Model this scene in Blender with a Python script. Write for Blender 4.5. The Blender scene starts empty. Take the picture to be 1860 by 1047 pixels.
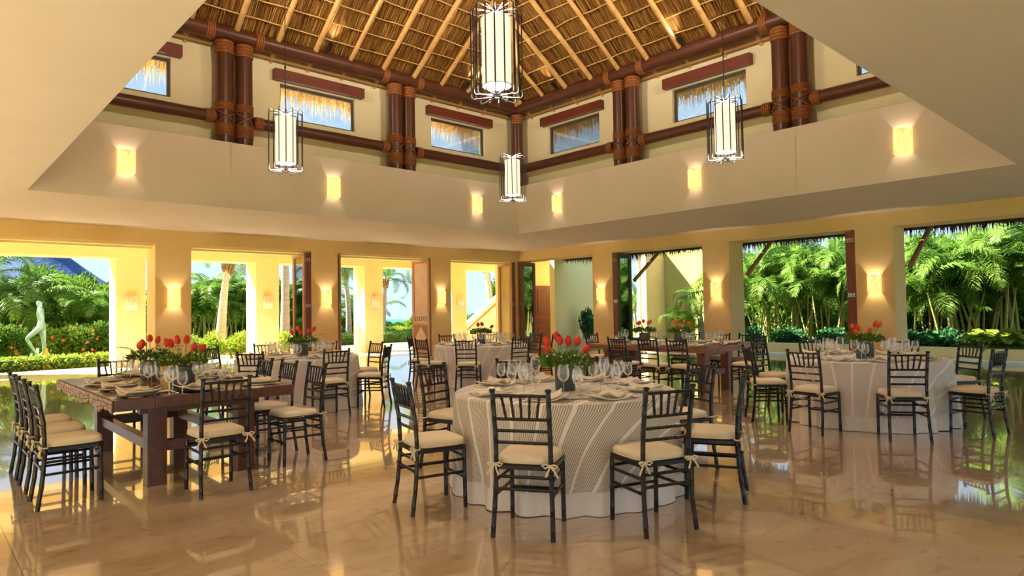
import bpy, math, random
from mathutils import Vector, Matrix
random.seed(7)
sc = bpy.context.scene
col = sc.collection
PI = math.pi
R_ = math.radians

# ---------------------------------------------------------------- camera
def cam_axes(yaw, p, r):
    f = Vector((math.sin(yaw)*math.cos(p), math.cos(yaw)*math.cos(p), math.sin(p)))
    rt = Vector((math.cos(yaw), -math.sin(yaw), 0))
    up = rt.cross(f)
    return rt*math.cos(r)+up*math.sin(r), -rt*math.sin(r)+up*math.cos(r), f
RT, UP, FW = cam_axes(R_(42.58), R_(1.873), R_(-0.957))
EYE = Vector((0, 0, 1.42))
FPX = 1200.0
cam = bpy.data.cameras.new('camera')
cam.sensor_width = 36.0
cam.lens = 36.0*FPX/1860.0
cam.clip_start = 0.05
cam.clip_end = 2000
camo = bpy.data.objects.new('camera', cam)
col.objects.link(camo)
camo.matrix_world = Matrix(((RT.x, UP.x, -FW.x, EYE.x), (RT.y, UP.y, -FW.y, EYE.y), (RT.z, UP.z, -FW.z, EYE.z), (0, 0, 0, 1)))
sc.camera = camo

def at_y(px, Y):      # x on the vertical plane Y for a photo column near the horizon
    d = RT*((px-930)/FPX)+FW+UP*0.0
    return d.x*Y/d.y
def at_x(px, X):
    d = RT*((px-930)/FPX)+FW
    return d.y*X/d.x

# ---------------------------------------------------------------- world, sun, exposure
w = bpy.data.worlds.new('sky')
sc.world = w
w.use_nodes = True
nt = w.node_tree
nt.nodes.clear()
wo = nt.nodes.new('ShaderNodeOutputWorld')
bg = nt.nodes.new('ShaderNodeBackground')
bg.inputs['Strength'].default_value = 0.46
tc = nt.nodes.new('ShaderNodeTexCoord')
sx = nt.nodes.new('ShaderNodeSeparateXYZ')
rp = nt.nodes.new('ShaderNodeValToRGB')
rp.color_ramp.elements[0].position = 0.0
rp.color_ramp.elements[0].color = (0.60, 0.76, 0.93, 1)
rp.color_ramp.elements[1].position = 0.7
rp.color_ramp.elements[1].color = (0.34, 0.58, 0.95, 1)
nt.links.new(tc.outputs['Generated'], sx.inputs[0])
nt.links.new(sx.outputs['Z'], rp.inputs[0])
nt.links.new(rp.outputs[0], bg.inputs['Color'])
nt.links.new(bg.outputs[0], wo.inputs[0])

sun = bpy.data.lights.new('sun', 'SUN')
sun.energy = 11.5
sun.angle = R_(0.6)
sun.color = (1.0, 0.90, 0.72)
suno = bpy.data.objects.new('sun', sun)
col.objects.link(suno)
SUN_DIR = Vector((-0.55, 0.60, 0.72)).normalized()      # towards the sun
suno.rotation_euler = SUN_DIR.to_track_quat('Z', 'Y').to_euler()

sc.view_settings.view_transform = 'Standard'
sc.view_settings.look = 'None'
sc.view_settings.gamma = 1.0
sc.view_settings.use_curve_mapping = False
sc.view_settings.exposure = 1.55
sc.cycles.transparent_max_bounces = 48
sc.cycles.max_bounces = 12
sc.cycles.diffuse_bounces = 6

# ---------------------------------------------------------------- material helpers
MATS = {}
def mat_base(name):
    m = bpy.data.materials.new(name)
    m.use_nodes = True
    MATS[name] = m
    n = m.node_tree
    b = n.nodes['Principled BSDF']
    return m, n, b
def rgba(c):
    return (c[0], c[1], c[2], 1)
def noise(n, scale, detail=4, rough=0.55, coord='Object', stretch=None):
    t = n.nodes.new('ShaderNodeTexCoord')
    x = n.nodes.new('ShaderNodeTexNoise')
    x.inputs['Scale'].default_value = scale
    x.inputs['Detail'].default_value = detail
    x.inputs['Roughness'].default_value = rough
    if stretch:
        mp = n.nodes.new('ShaderNodeMapping')
        mp.inputs['Scale'].default_value = stretch
        n.links.new(t.outputs[coord], mp.inputs[0])
        n.links.new(mp.outputs[0], x.inputs['Vector'])
    else:
        n.links.new(t.outputs[coord], x.inputs['Vector'])
    return x
def ramp(n, src, stops):
    r = n.nodes.new('ShaderNodeValToRGB')
    e = r.color_ramp.elements
    while len(e) < len(stops):
        e.new(0.5)
    for el, (p, c) in zip(e, stops):
        el.position = p
        el.color = rgba(c)
    n.links.new(src, r.inputs[0])
    return r
def bump(n, b, src, strength, dist=0.01):
    bp = n.nodes.new('ShaderNodeBump')
    bp.inputs['Strength'].default_value = strength
    bp.inputs['Distance'].default_value = dist
    n.links.new(src, bp.inputs['Height'])
    n.links.new(bp.outputs[0], b.inputs['Normal'])
def mat(name, c1, c2=None, scale=4, rough=0.6, spec=0.5, bmp=0, stretch=None, metal=0, coord='Object', lo=0.3, hi=0.7, detail=4, dist=0.01):
    m, n, b = mat_base(name)
    b.inputs['Roughness'].default_value = rough
    b.inputs['Specular IOR Level'].default_value = spec
    b.inputs['Metallic'].default_value = metal
    if c2 is None:
        c2 = tuple(x*0.88 for x in c1)
    x = noise(n, scale, detail, coord=coord, stretch=stretch)
    r = ramp(n, x.outputs[0], [(lo, c1), (hi, c2)])
    n.links.new(r.outputs[0], b.inputs['Base Color'])
    if bmp:
        bump(n, b, x.outputs[0], bmp, dist)
    return m
def emit(name, c, s, c2=None, scale=8, base=(0.8, 0.7, 0.5)):
    m, n, b = mat_base(name)
    b.inputs['Base Color'].default_value = rgba(base)
    b.inputs['Roughness'].default_value = 0.4
    b.inputs['Emission Strength'].default_value = s
    if c2:
        x = noise(n, scale, 6, 0.7)
        x.inputs['Distortion'].default_value = 2.0
        r = ramp(n, x.outputs[0], [(0.42, c), (0.62, c2), (0.7, tuple(k*0.45 for k in c2))])
        n.links.new(r.outputs[0], b.inputs['Emission Color'])
    else:
        b.inputs['Emission Color'].default_value = rgba(c)
    return m
def leafmat(name, c1, c2, scale=1.2, tl=0.35):
    m, n, b = mat_base(name)
    x = noise(n, scale, 3)
    r = ramp(n, x.outputs[0], [(0.32, c1), (0.68, c2)])
    n.links.new(r.outputs[0], b.inputs['Base Color'])
    b.inputs['Roughness'].default_value = 0.5
    b.inputs['Specular IOR Level'].default_value = 0.22
    t = n.nodes.new('ShaderNodeBsdfTranslucent')
    n.links.new(r.outputs[0], t.inputs['Color'])
    mx = n.nodes.new('ShaderNodeMixShader')
    mx.inputs[0].default_value = tl
    n.links.new(b.outputs[0], mx.inputs[1])
    n.links.new(t.outputs[0], mx.inputs[2])
    n.links.new(mx.outputs[0], n.nodes['Material Output'].inputs[0])
    return m
def thin_glass(name, tint=(1, 1, 1), base_refl=0.06, gain=0.7):
    m, n, b = mat_base(name)
    n.nodes.remove(b)
    tr = n.nodes.new('ShaderNodeBsdfTransparent')
    tr.inputs[0].default_value = rgba(tint)
    gl = n.nodes.new('ShaderNodeBsdfGlossy')
    gl.inputs['Roughness'].default_value = 0.02
    gl.inputs['Color'].default_value = (1, 1, 1, 1)
    lw = n.nodes.new('ShaderNodeLayerWeight')
    lw.inputs['Blend'].default_value = 0.35
    mt = n.nodes.new('ShaderNodeMath')
    mt.operation = 'MULTIPLY_ADD'
    mt.inputs[1].default_value = gain
    mt.inputs[2].default_value = base_refl
    mt.use_clamp = True
    n.links.new(lw.outputs['Fresnel'], mt.inputs[0])
    mx = n.nodes.new('ShaderNodeMixShader')
    n.links.new(mt.outputs[0], mx.inputs[0])
    n.links.new(tr.outputs[0], mx.inputs[1])
    n.links.new(gl.outputs[0], mx.inputs[2])
    n.links.new(mx.outputs[0], n.nodes['Material Output'].inputs[0])
    return m
def attr_ramp(name, stops, rough=0.8, tl=0.0):
    m, n, b = mat_base(name)
    a = n.nodes.new('ShaderNodeAttribute')
    a.attribute_name = 'tone'
    r = ramp(n, a.outputs['Fac'], stops)
    n.links.new(r.outputs[0], b.inputs['Base Color'])
    b.inputs['Roughness'].default_value = rough
    b.inputs['Specular IOR Level'].default_value = 0.2
    if tl:
        t = n.nodes.new('ShaderNodeBsdfTranslucent')
        n.links.new(r.outputs[0], t.inputs['Color'])
        mx = n.nodes.new('ShaderNodeMixShader')
        mx.inputs[0].default_value = tl
        n.links.new(b.outputs[0], mx.inputs[1])
        n.links.new(t.outputs[0], mx.inputs[2])
        n.links.new(mx.outputs[0], n.nodes['Material Output'].inputs[0])
    return m

mat('plaster_ochre', (0.88, 0.65, 0.32), (0.82, 0.57, 0.24), 1.3, 0.75, 0.3, 0.05, detail=6)
mat('plaster_sun', (0.92, 0.78, 0.44), (0.90, 0.72, 0.34), 1.1, 0.75, 0.3, 0.05, detail=6)
mat('plaster_cream', (0.77, 0.705, 0.66), (0.73, 0.66, 0.615), 0.9, 0.75, 0.3, 0.03)
mat('plaster_upper', (0.86, 0.82, 0.62), (0.83, 0.78, 0.57), 0.9, 0.75, 0.3, 0.03)
mat('plaster_pale', (0.96, 0.84, 0.42), (0.94, 0.79, 0.36), 0.8, 0.75, 0.3, 0.03)
mat('plaster_green_shade', (0.50, 0.45, 0.13), (0.42, 0.38, 0.10), 0.8, 0.75, 0.3, 0.03)  # yellow plaster darkened and greened to carry garden light and shade
mat('dark_log', (0.115, 0.036, 0.020), (0.075, 0.025, 0.016), 3, 0.32, 0.5, 0.15, (1, 1, 0.25))
mat('lashing', (0.36, 0.13, 0.035), (0.20, 0.065, 0.02), 30, 0.5, 0.4, 0.4)
mat('light_pole', (0.72, 0.47, 0.20), (0.52, 0.30, 0.11), 5, 0.55, 0.3, 0.2)
mat('batten', (0.78, 0.56, 0.24), (0.60, 0.38, 0.14), 5, 0.6, 0.3)
mat('tan_plate', (0.46, 0.27, 0.12), (0.34, 0.19, 0.08), 6, 0.6, 0.3, 0.2)
mat('red_lintel', (0.20, 0.040, 0.022), (0.13, 0.028, 0.018), 4, 0.35, 0.5, 0.1, (0.3, 0.3, 3))
mat('door_wood', (0.25, 0.085, 0.045), (0.17, 0.052, 0.030), 5, 0.35, 0.5, 0.1, (6, 6, 0.6))
mat('door_wood_light', (0.48, 0.23, 0.12), (0.38, 0.17, 0.085), 5, 0.3, 0.5, 0.1, (6, 6, 0.6))
mat('door_red', (0.33, 0.07, 0.02), (0.24, 0.05, 0.015), 5, 0.4, 0.5, 0.1, (6, 6, 0.6))
mat('door_panel_pale', (0.62, 0.42, 0.36), (0.54, 0.34, 0.28), 3, 0.15, 0.5)
mat('frame_dark', (0.075, 0.045, 0.035), None, 5, 0.4)
mat('hinge_steel', (0.75, 0.75, 0.72), None, 5, 0.25, metal=0.9)
mat('black_lacquer', (0.010, 0.009, 0.009), (0.016, 0.013, 0.012), 8, 0.22, 0.42)
mat('cushion_cream', (0.78, 0.68, 0.50), (0.72, 0.61, 0.43), 9, 0.85, 0.2, 0.1)
mat('cushion_tie', (0.76, 0.64, 0.42), None, 9, 0.8, 0.2)
mat('table_walnut', (0.13, 0.050, 0.026), (0.075, 0.028, 0.016), 3, 0.28, 0.5, 0.12, (5, 0.6, 5), detail=7)
mat('table_red', (0.30, 0.125, 0.060), (0.20, 0.078, 0.038), 3, 0.35, 0.5, 0.12, (5, 0.6, 5), detail=7)
mat('bark_plate', (0.42, 0.27, 0.19), (0.33, 0.20, 0.13), 9, 0.5, 0.4, 0.15)
mat('bark_gap', (0.035, 0.018, 0.012), None, 9, 0.7)
mat('porcelain', (0.80, 0.72, 0.60), (0.76, 0.67, 0.55), 3, 0.22, 0.5)
mat('charger', (0.030, 0.030, 0.034), (0.05, 0.05, 0.055), 9, 0.25, 0.5)
mat('napkin', (0.74, 0.66, 0.52), (0.70, 0.61, 0.47), 12, 0.85, 0.2, 0.1)
mat('card_white', (0.85, 0.88, 0.90), None, 3, 0.5)
mat('silver', (0.70, 0.69, 0.66), None, 3, 0.14, metal=1.0)
mat('vase_slate', (0.05, 0.065, 0.065), (0.10, 0.115, 0.11), 18, 0.25, 0.5, 0.1, (1, 1, 0.2))
mat('tulip_red', (0.78, 0.050, 0.022), (0.62, 0.028, 0.018), 20, 0.4, 0.4)
mat('tulip_orange', (0.90, 0.13, 0.020), (0.80, 0.07, 0.018), 20, 0.4, 0.4)
mat('stem_green', (0.16, 0.30, 0.06), None, 9, 0.5)
mat('bloom_cream', (0.80, 0.78, 0.58), None, 9, 0.6)
mat('bloom_yellow', (0.75, 0.62, 0.12), None, 9, 0.6)
leafmat('bouquet_leaf', (0.05, 0.13, 0.02), (0.18, 0.27, 0.05), 14, 0.25)
mat('cage_iron', (0.060, 0.060, 0.075), None, 8, 0.35, 0.5, metal=0.6)
emit('lamp_shade', (1.0, 0.83, 0.62), 0.36, base=(0.85, 0.8, 0.7))
emit('alabaster', (1.0, 0.60, 0.20), 0.55, (0.95, 0.36, 0.08), 7, base=(0.8, 0.7, 0.5))
mat('alabaster_unlit', (0.88, 0.80, 0.66), (0.75, 0.52, 0.28), 9, 0.3, 0.5, lo=0.45, hi=0.72)
mat('fixture_black', (0.012, 0.012, 0.014), None, 5, 0.4)
mat('pavement', (0.66, 0.58, 0.42), (0.58, 0.48, 0.32), 2.2, 0.22, 0.5, detail=7)
mat('pavement_white', (0.84, 0.79, 0.70), (0.78, 0.72, 0.62), 3, 0.12)
mat('pavement_grey', (0.66, 0.64, 0.54), (0.60, 0.58, 0.48), 2, 0.25, 0.5)
mat('gravel_sand', (0.72, 0.55, 0.28), (0.62, 0.45, 0.2), 6, 0.9)
mat('soil', (0.13, 0.14, 0.05), (0.09, 0.085, 0.04), 2, 0.95)
mat('lawn', (0.10, 0.20, 0.035), (0.07, 0.15, 0.025), 3, 0.9)
mat('sea', (0.008, 0.20, 0.40), (0.01, 0.25, 0.45), 0.05, 0.4, 0.3)
mat('trunk_pale', (0.62, 0.52, 0.40), (0.46, 0.37, 0.28), 2.2, 0.8, 0.2, 0.4, (1, 1, 8), dist=0.03)
mat('trunk_grey', (0.36, 0.31, 0.29), (0.25, 0.21, 0.20), 2.2, 0.8, 0.2, 0.4, (1, 1, 8), dist=0.03)
mat('palm_boot', (0.36, 0.20, 0.09), (0.22, 0.12, 0.05), 8, 0.9, 0.1, 0.5)
mat('cane', (0.44, 0.38, 0.11), (0.26, 0.29, 0.08), 3, 0.5, 0.4, 0.2, (1, 1, 5))
mat('bronze', (0.34, 0.52, 0.48), (0.20, 0.34, 0.30), 5, 0.42, 0.5, 0.1, metal=0.35)
mat('pedestal_stone', (0.85, 0.52, 0.08), (0.76, 0.43, 0.06), 4, 0.7)
mat('palapa_thatch_shade', (0.075, 0.13, 0.28), (0.04, 0.075, 0.18), 1.2, 0.9, 0.1, 0.5, (6, 6, 1), dist=0.1)  # blue shadow on the distant thatch is put into its colour
mat('rail_wood', (0.42, 0.15, 0.04), None, 4, 0.4)
leafmat('palm_leaf', (0.047, 0.129, 0.017), (0.138, 0.258, 0.039), 0.9, 0.4)
leafmat('areca_leaf', (0.060, 0.172, 0.019), (0.215, 0.344, 0.052), 0.7, 0.45)
leafmat('shrub_leaf', (0.047, 0.129, 0.015), (0.172, 0.292, 0.034), 1.1, 0.35)
leafmat('lime_leaf', (0.172, 0.292, 0.026), (0.396, 0.464, 0.060), 1.6, 0.4)
leafmat('hedge_leaf', (0.024, 0.073, 0.014), (0.069, 0.146, 0.026), 1.6, 0.25)
leafmat('teal_leaf', (0.026, 0.129, 0.043), (0.086, 0.241, 0.077), 1.6, 0.3)
mat('flower_red', (0.85, 0.06, 0.03), (0.8, 0.2, 0.03), 1, 0.5)
thin_glass('pane_clear', (0.93, 0.97, 0.95), 0.05, 0.8)
thin_glass('pane_door', (0.88, 0.97, 0.92), 0.06, 0.8)
thin_glass('pane_yellow', (0.97, 0.96, 0.84), 0.04, 0.6)
thin_glass('crystal', (0.985, 0.985, 0.985), 0.03, 0.7)
def crystal_edge_light():  # white mixed in towards the glass edges stands in for refracted light
    n = MATS['crystal'].node_tree
    out = n.nodes['Material Output']
    src = out.inputs[0].links[0].from_socket
    d = n.nodes.new('ShaderNodeBsdfTranslucent')
    d.inputs[0].default_value = (0.95, 0.95, 0.95, 1)
    lw = n.nodes.new('ShaderNodeLayerWeight')
    lw.inputs['Blend'].default_value = 0.25
    k = n.nodes.new('ShaderNodeMath')
    k.operation = 'MULTIPLY_ADD'
    k.inputs[1].default_value = 0.30
    k.inputs[2].default_value = 0.015
    n.links.new(lw.outputs['Facing'], k.inputs[0])
    mx = n.nodes.new('ShaderNodeMixShader')
    n.links.new(k.outputs[0], mx.inputs[0])
    n.links.new(src, mx.inputs[1])
    n.links.new(d.outputs[0], mx.inputs[2])
    n.links.new(mx.outputs[0], out.inputs[0])
crystal_edge_light()
attr_ramp('thatch_inside', [(0.0, (0.07, 0.028, 0.008)), (0.4, (0.24, 0.11, 0.026)), (0.75, (0.44, 0.24, 0.065)), (1.0, (0.66, 0.42, 0.14))])
attr_ramp('thatch_eave', [(0.0, (0.26, 0.12, 0.03)), (0.5, (0.66, 0.37, 0.09)), (1.0, (0.90, 0.60, 0.2))], tl=0.65)
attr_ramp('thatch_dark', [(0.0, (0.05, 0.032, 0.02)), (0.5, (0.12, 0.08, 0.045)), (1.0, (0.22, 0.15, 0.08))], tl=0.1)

# polished travertine: tone differs from slab to slab, veins run on across them
def mk_floor():
    m, n, b = mat_base('travertine')
    g = n.nodes.new('ShaderNodeNewGeometry')
    mp = n.nodes.new('ShaderNodeMapping')
    mp.inputs['Rotation'].default_value = (0, 0, 0.75)
    mp.inputs['Scale'].default_value = (0.7, 1.25, 1)
    n.links.new(g.outputs['Position'], mp.inputs[0])
    x = n.nodes.new('ShaderNodeTexNoise')
    x.inputs['Scale'].default_value = 1.1
    x.inputs['Detail'].default_value = 9
    x.inputs['Roughness'].default_value = 0.62
    x.inputs['Distortion'].default_value = 1.3
    n.links.new(mp.outputs[0], x.inputs['Vector'])
    r = ramp(n, x.outputs[0], [(0.30, (0.46, 0.315, 0.19)), (0.47, (0.59, 0.425, 0.27)), (0.60, (0.65, 0.485, 0.325)), (0.75, (0.74, 0.60, 0.43))])
    y = n.nodes.new('ShaderNodeTexNoise')
    y.inputs['Scale'].default_value = 9
    y.inputs['Detail'].default_value = 6
    n.links.new(mp.outputs[0], y.inputs['Vector'])
    ry = ramp(n, y.outputs[0], [(0.28, (0.62, 0.55, 0.48)), (0.42, (1, 1, 1))])
    oi = n.nodes.new('ShaderNodeObjectInfo')
    rr = ramp(n, oi.outputs['Random'], [(0.0, (0.90, 0.88, 0.85)), (1.0, (1.0, 1.0, 1.0))])
    m1 = n.nodes.new('ShaderNodeMixRGB')
    m1.blend_type = 'MULTIPLY'
    m1.inputs[0].default_value = 0.6
    n.links.new(r.outputs[0], m1.inputs[1])
    n.links.new(ry.outputs[0], m1.inputs[2])
    m2 = n.nodes.new('ShaderNodeMixRGB')
    m2.blend_type = 'MULTIPLY'
    m2.inputs[0].default_value = 1
    n.links.new(m1.outputs[0], m2.inputs[1])
    n.links.new(rr.outputs[0], m2.inputs[2])
    n.links.new(m2.outputs[0], b.inputs['Base Color'])
    b.inputs['Roughness'].default_value = 0.12
    b.inputs['Specular IOR Level'].default_value = 0.5
    b.inputs['IOR'].default_value = 1.55
    b.inputs['Coat Weight'].default_value = 1.0
    b.inputs['Coat Roughness'].default_value = 0.025
    b.inputs['Coat IOR'].default_value = 1.85
mk_floor()

# striped overlay cloth: fabric coordinates are stored as UV, stripes run through the weave
def mk_cloth(name, base, dark, light, fine):
    m, n, b = mat_base(name)
    uv = n.nodes.new('ShaderNodeUVMap')
    uv.uv_map = 'UVMap'
    sp = n.nodes.new('ShaderNodeSeparateXYZ')
    n.links.new(uv.outputs[0], sp.inputs[0])
    def band(freq, lo, hi):
        a = n.nodes.new('ShaderNodeMath')
        a.operation = 'MULTIPLY'
        a.inputs[1].default_value = freq
        n.links.new(sp.outputs['X'], a.inputs[0])
        f = n.nodes.new('ShaderNodeMath')
        f.operation = 'FRACT'
        n.links.new(a.outputs[0], f.inputs[0])
        r = n.nodes.new('ShaderNodeValToRGB')
        r.color_ramp.elements[0].position = lo
        r.color_ramp.elements[0].color = (1, 1, 1, 1)
        r.color_ramp.elements[1].position = hi
        r.color_ramp.elements[1].color = (0, 0, 0, 1)
        n.links.new(f.outputs[0], r.inputs[0])
        return r
    f1 = band(62.0, 0.30, 0.45)
    f2 = band(4.6, 0.10, 0.13)
    m1 = n.nodes.new('ShaderNodeMixRGB')
    m1.inputs[1].default_value = rgba(base)
    m1.inputs[2].default_value = rgba(dark)
    k = n.nodes.new('ShaderNodeMath')
    k.operation = 'MULTIPLY'
    k.inputs[1].default_value = fine
    n.links.new(f1.outputs[0], k.inputs[0])
    n.links.new(k.outputs[0], m1.inputs[0])
    m2 = n.nodes.new('ShaderNodeMixRGB')
    m2.inputs[2].default_value = rgba(light)
    n.links.new(f2.outputs[0], m2.inputs[0])
    n.links.new(m1.outputs[0], m2.inputs[1])
    n.links.new(m2.outputs[0], b.inputs['Base Color'])
    b.inputs['Roughness'].default_value = 0.55
    b.inputs['Sheen Weight'].default_value = 0.3
mk_cloth('overlay_striped', (0.70, 0.63, 0.55), (0.25, 0.19, 0.145), (0.84, 0.79, 0.70), 1.0)
mk_cloth('overlay_plain', (0.70, 0.64, 0.61), (0.52, 0.46, 0.43), (0.86, 0.83, 0.79), 0.8)
mat('skirt_white', (0.80, 0.75, 0.68), (0.75, 0.69, 0.62), 6, 0.8, 0.2, 0.05)

# ---------------------------------------------------------------- mesh helpers
class MB:
    def __init__(s):
        s.v = []; s.f = []; s.tone = []; s.uv = None; s.fm = []
    def box(s, x0, x1, y0, y1, z0, z1):
        i = len(s.v)
        s.v += [(x0, y0, z0), (x1, y0, z0), (x1, y1, z0), (x0, y1, z0), (x0, y0, z1), (x1, y0, z1), (x1, y1, z1), (x0, y1, z1)]
        s.f += [(i, i+3, i+2, i+1), (i+4, i+5, i+6, i+7), (i, i+1, i+5, i+4), (i+1, i+2, i+6, i+5), (i+2, i+3, i+7, i+6), (i+3, i, i+4, i+7)]
        return s
    def tube(s, pts, rad, n=8, cap=True, closed=False, sx=1.0):
        pts = [Vector(p) for p in pts]
        if not hasattr(rad, '__len__'):
            rad = [rad]*len(pts)
        N = len(pts)
        i0 = len(s.v)
        ref = None
        for k, p in enumerate(pts):
            if closed:
                t = pts[(k+1) % N]-pts[k-1]
            else:
                t = pts[min(k+1, N-1)]-pts[max(k-1, 0)]
            t.normalize()
            if ref is None:
                ref = Vector((0, 0, 1)) if abs(t.z) < 0.9 else Vector((1, 0, 0))
                a = t.cross(ref).normalized()
            else:
                a = (a-t*a.dot(t)).normalized()
            b = t.cross(a)
            for j in range(n):
                th = 2*PI*j/n
                q = p+(a*math.cos(th)*sx+b*math.sin(th))*rad[k]
                s.v.append(tuple(q))
        for k in range(N if closed else N-1):
            k2 = (k+1) % N
            for j in range(n):
                j2 = (j+1) % n
                s.f.append((i0+k*n+j, i0+k*n+j2, i0+k2*n+j2, i0+k2*n+j))
        if cap and not closed:
            s.f.append(tuple(i0+j for j in range(n))[::-1])
            s.f.append(tuple(i0+(N-1)*n+j for j in range(n)))
        return s
    def lathe(s, prof, n=16, cx=0, cy=0, closed=False):
        i0 = len(s.v)
        M = len(prof)
        for (r, z) in prof:
            for j in range(n):
                th = 2*PI*j/n
                s.v.append((cx+r*math.cos(th), cy+r*math.sin(th), z))
        for k in range(M-1):
            for j in range(n):
                j2 = (j+1) % n
                s.f.append((i0+k*n+j, i0+k*n+j2, i0+(k+1)*n+j2, i0+(k+1)*n+j))
        if prof[0][0] > 1e-4 and closed:
            s.f.append(tuple(i0+j for j in range(n))[::-1])
        if prof[-1][0] > 1e-4 and closed:
            s.f.append(tuple(i0+(M-1)*n+j for j in range(n)))
        return s
    def poly(s, pts, tone=None):
        i = len(s.v)
        s.v += [tuple(p) for p in pts]
        s.f.append(tuple(range(i, i+len(pts))))
        if tone is not None:
            s.tone.append(tone)
        return s
    def prism(s, pts, off):
        i = len(s.v); n = len(pts); off = Vector(off)
        s.v += [tuple(p) for p in pts]+[tuple(Vector(p)+off) for p in pts]
        s.f.append(tuple(range(i, i+n))[::-1])
        s.f.append(tuple(range(i+n, i+2*n)))
        for k in range(n):
            k2 = (k+1) % n
            s.f.append((i+k, i+k2, i+n+k2, i+n+k))
        return s
    def mesh(s, name, material, smooth=True, ang=40):
        me = bpy.data.meshes.new(name)
        me.from_pydata(s.v, [], s.f)
        me.materials.append(MATS[material])
        if s.tone:
            a = me.attributes.new('tone', 'FLOAT', 'FACE')
            a.data.foreach_set('value', s.tone)
        if s.uv:
            l = me.uv_layers.new(name='UVMap')
            l.data.foreach_set('uv', [c for p in me.polygons for vi in p.vertices for c in s.uv[vi]])
        if smooth:
            me.shade_smooth()
            me.set_sharp_from_angle(angle=R_(ang))
        me.update()
        return me
def link(name, data, parent=None, loc=None, rz=None):
    o = bpy.data.objects.new(name, data)
    col.objects.link(o)
    if parent:
        o.parent = parent
    if loc is not None:
        o.location = loc
    if rz is not None:
        o.rotation_euler = (0, 0, rz)
    return o
def part(name, mb, material, parent=None, smooth=True, ang=40, bevel=0, **k):
    o = link(name, mb.mesh(name, material, smooth, ang), parent, **k)
    if bevel:
        m = o.modifiers.new('bevel', 'BEVEL')
        m.width = bevel
        m.segments = 2
    return o
def tag(o, label, cat, group=None, kind=None):
    o['label'] = label
    o['category'] = cat
    if group:
        o['group'] = group
    if kind:
        o['kind'] = kind
    return o
def struct(o):
    o['kind'] = 'structure'
    return o
def empty(name, loc=(0, 0, 0), rz=0):
    o = link(name, None, None, loc, rz)
    o.empty_display_size = 0.1
    return o
def copy_tree(o, parent=None):
    c = o.copy()
    col.objects.link(c)
    c.parent = parent
    for ch in list(KIDS.get(o.name, [])) or list(o.children):
        copy_tree(ch, c)
    return c
KIDS = {}
def stamp(proto, used, loc, rz, label, group=None, cat=None):
    if used[0]:
        o = copy_tree(proto)
    else:
        o = proto
        used[0] = True
    o.location = loc
    o.rotation_euler = (0, 0, rz)
    o['label'] = label
    if cat:
        o['category'] = cat
    if group:
        o['group'] = group
    return o
class Proto:
    def __init__(s, root):
        s.root = root; s.kids = list(root.children); s.sub = [list(k.children) for k in s.kids]; s.first = True
    def put(s, loc, rz, label, group=None, scale=None):
        if s.first:
            o = s.root
            s.first = False
        else:
            o = s.root.copy()
            col.objects.link(o)
            for k, sub in zip(s.kids, s.sub):
                c = k.copy()
                col.objects.link(c)
                c.parent = o
                for g in sub:
                    d = g.copy()
                    col.objects.link(d)
                    d.parent = c
        o.location = loc
        o.rotation_euler = (0, 0, rz)
        if scale:
            o.scale = (scale,)*3
        o['label'] = label
        if group:
            o['group'] = group
        return o

# ================================================================ THE BUILDING
ZC = 3.42
XW, YW = 15.70, 16.80          # inner faces of the two far walls
XN, YN = -2.45, -2.15          # inner faces of the two walls behind the camera
OX0, OX1, OY0, OY1 = 1.39, 11.92, 2.05, 12.69
ZF = 4.67                      # top of the fascia
TH = 0.72
ZO = 3.09                      # head of the openings
PLX = [-3.05+3.85*k for k in range(0, 6)]    # pillar centres along X (left wall)
PLY = [-2.40+3.85*k for k in range(0, 5)]    # pillar centres along Y (right wall)

# floor slabs
fl = empty('floor')
struct(fl)
SL = 1.215
slab = MB().box(0, SL-0.0022, 0, SL-0.0022, -0.03, 0)
slabm = slab.mesh('floor_slab', 'travertine', False)
x = XN-0.7
while x < XW+0.72:
    y = YN-0.7
    while y < YW+TH-0.2:
        link('floor_slab', slabm, fl, (x, y, 0))
        y += SL
    x += SL
b = MB().box(XN-0.8, XW+0.75, YN-0.8, YW+TH+0.2, -0.12, -0.031)
struct(part('floor_bed', b, 'pavement', fl, False))

def wall_x(name, y0, y1, pillars, zc=ZC, half=0.39, x0=XN-TH, x1=XW+TH, material='plaster_ochre', zo=ZO):
    b = MB().box(x0, x1, y0, y1, zo, zc+0.25)
    for p in pillars:
        a0, a1 = max(p-half, x0), min(p+half, x1)
        if a1 > a0:
            b.box(a0, a1, y0, y1, 0, zo)
    return struct(part(name, b, material, None, False))
def wall_y(name, x0, x1, pillars, zc=ZC, half=0.39, y0=YN, y1=YW, material='plaster_ochre', zo=ZO):
    b = MB().box(x0, x1, y0, y1, zo, zc+0.25)
    for p in pillars:
        a0, a1 = max(p-half, y0), min(p+half, y1)
        if a1 > a0:
            b.box(x0, x1, a0, a1, 0, zo)
    return struct(part(name, b, material, None, False))
wall_x('wall_left', YW, YW+TH, [-3.05, 0.80, 4.64, 8.47, 12.41, 16.0])
wall_y('wall_right', XW, XW+TH, [-2.4, 1.45, 5.29, 9.15, 12.99])
wall_x('wall_near_right', YN-TH, YN, [-3.05, 0.80, 4.64, 8.47, 12.41, 16.0])
wall_y('wall_near_left', XN-TH, XN, [-2.4, 1.45, 5.29, 9.15, 12.99, 16.7])
# stepped reveal moulding over each left opening
for k, (a, c) in enumerate(((1.19, 4.25), (5.03, 8.08), (8.86, 12.02), (12.80, 15.61))):
    b = MB().box(a, c, YW+0.10, YW+0.62, ZO-0.055, ZO).box(a, c, YW+0.32, YW+0.62, ZO-0.10, ZO-0.055)
    struct(part('trim_%d' % (k+1), b, 'plaster_pale', None, False))

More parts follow.
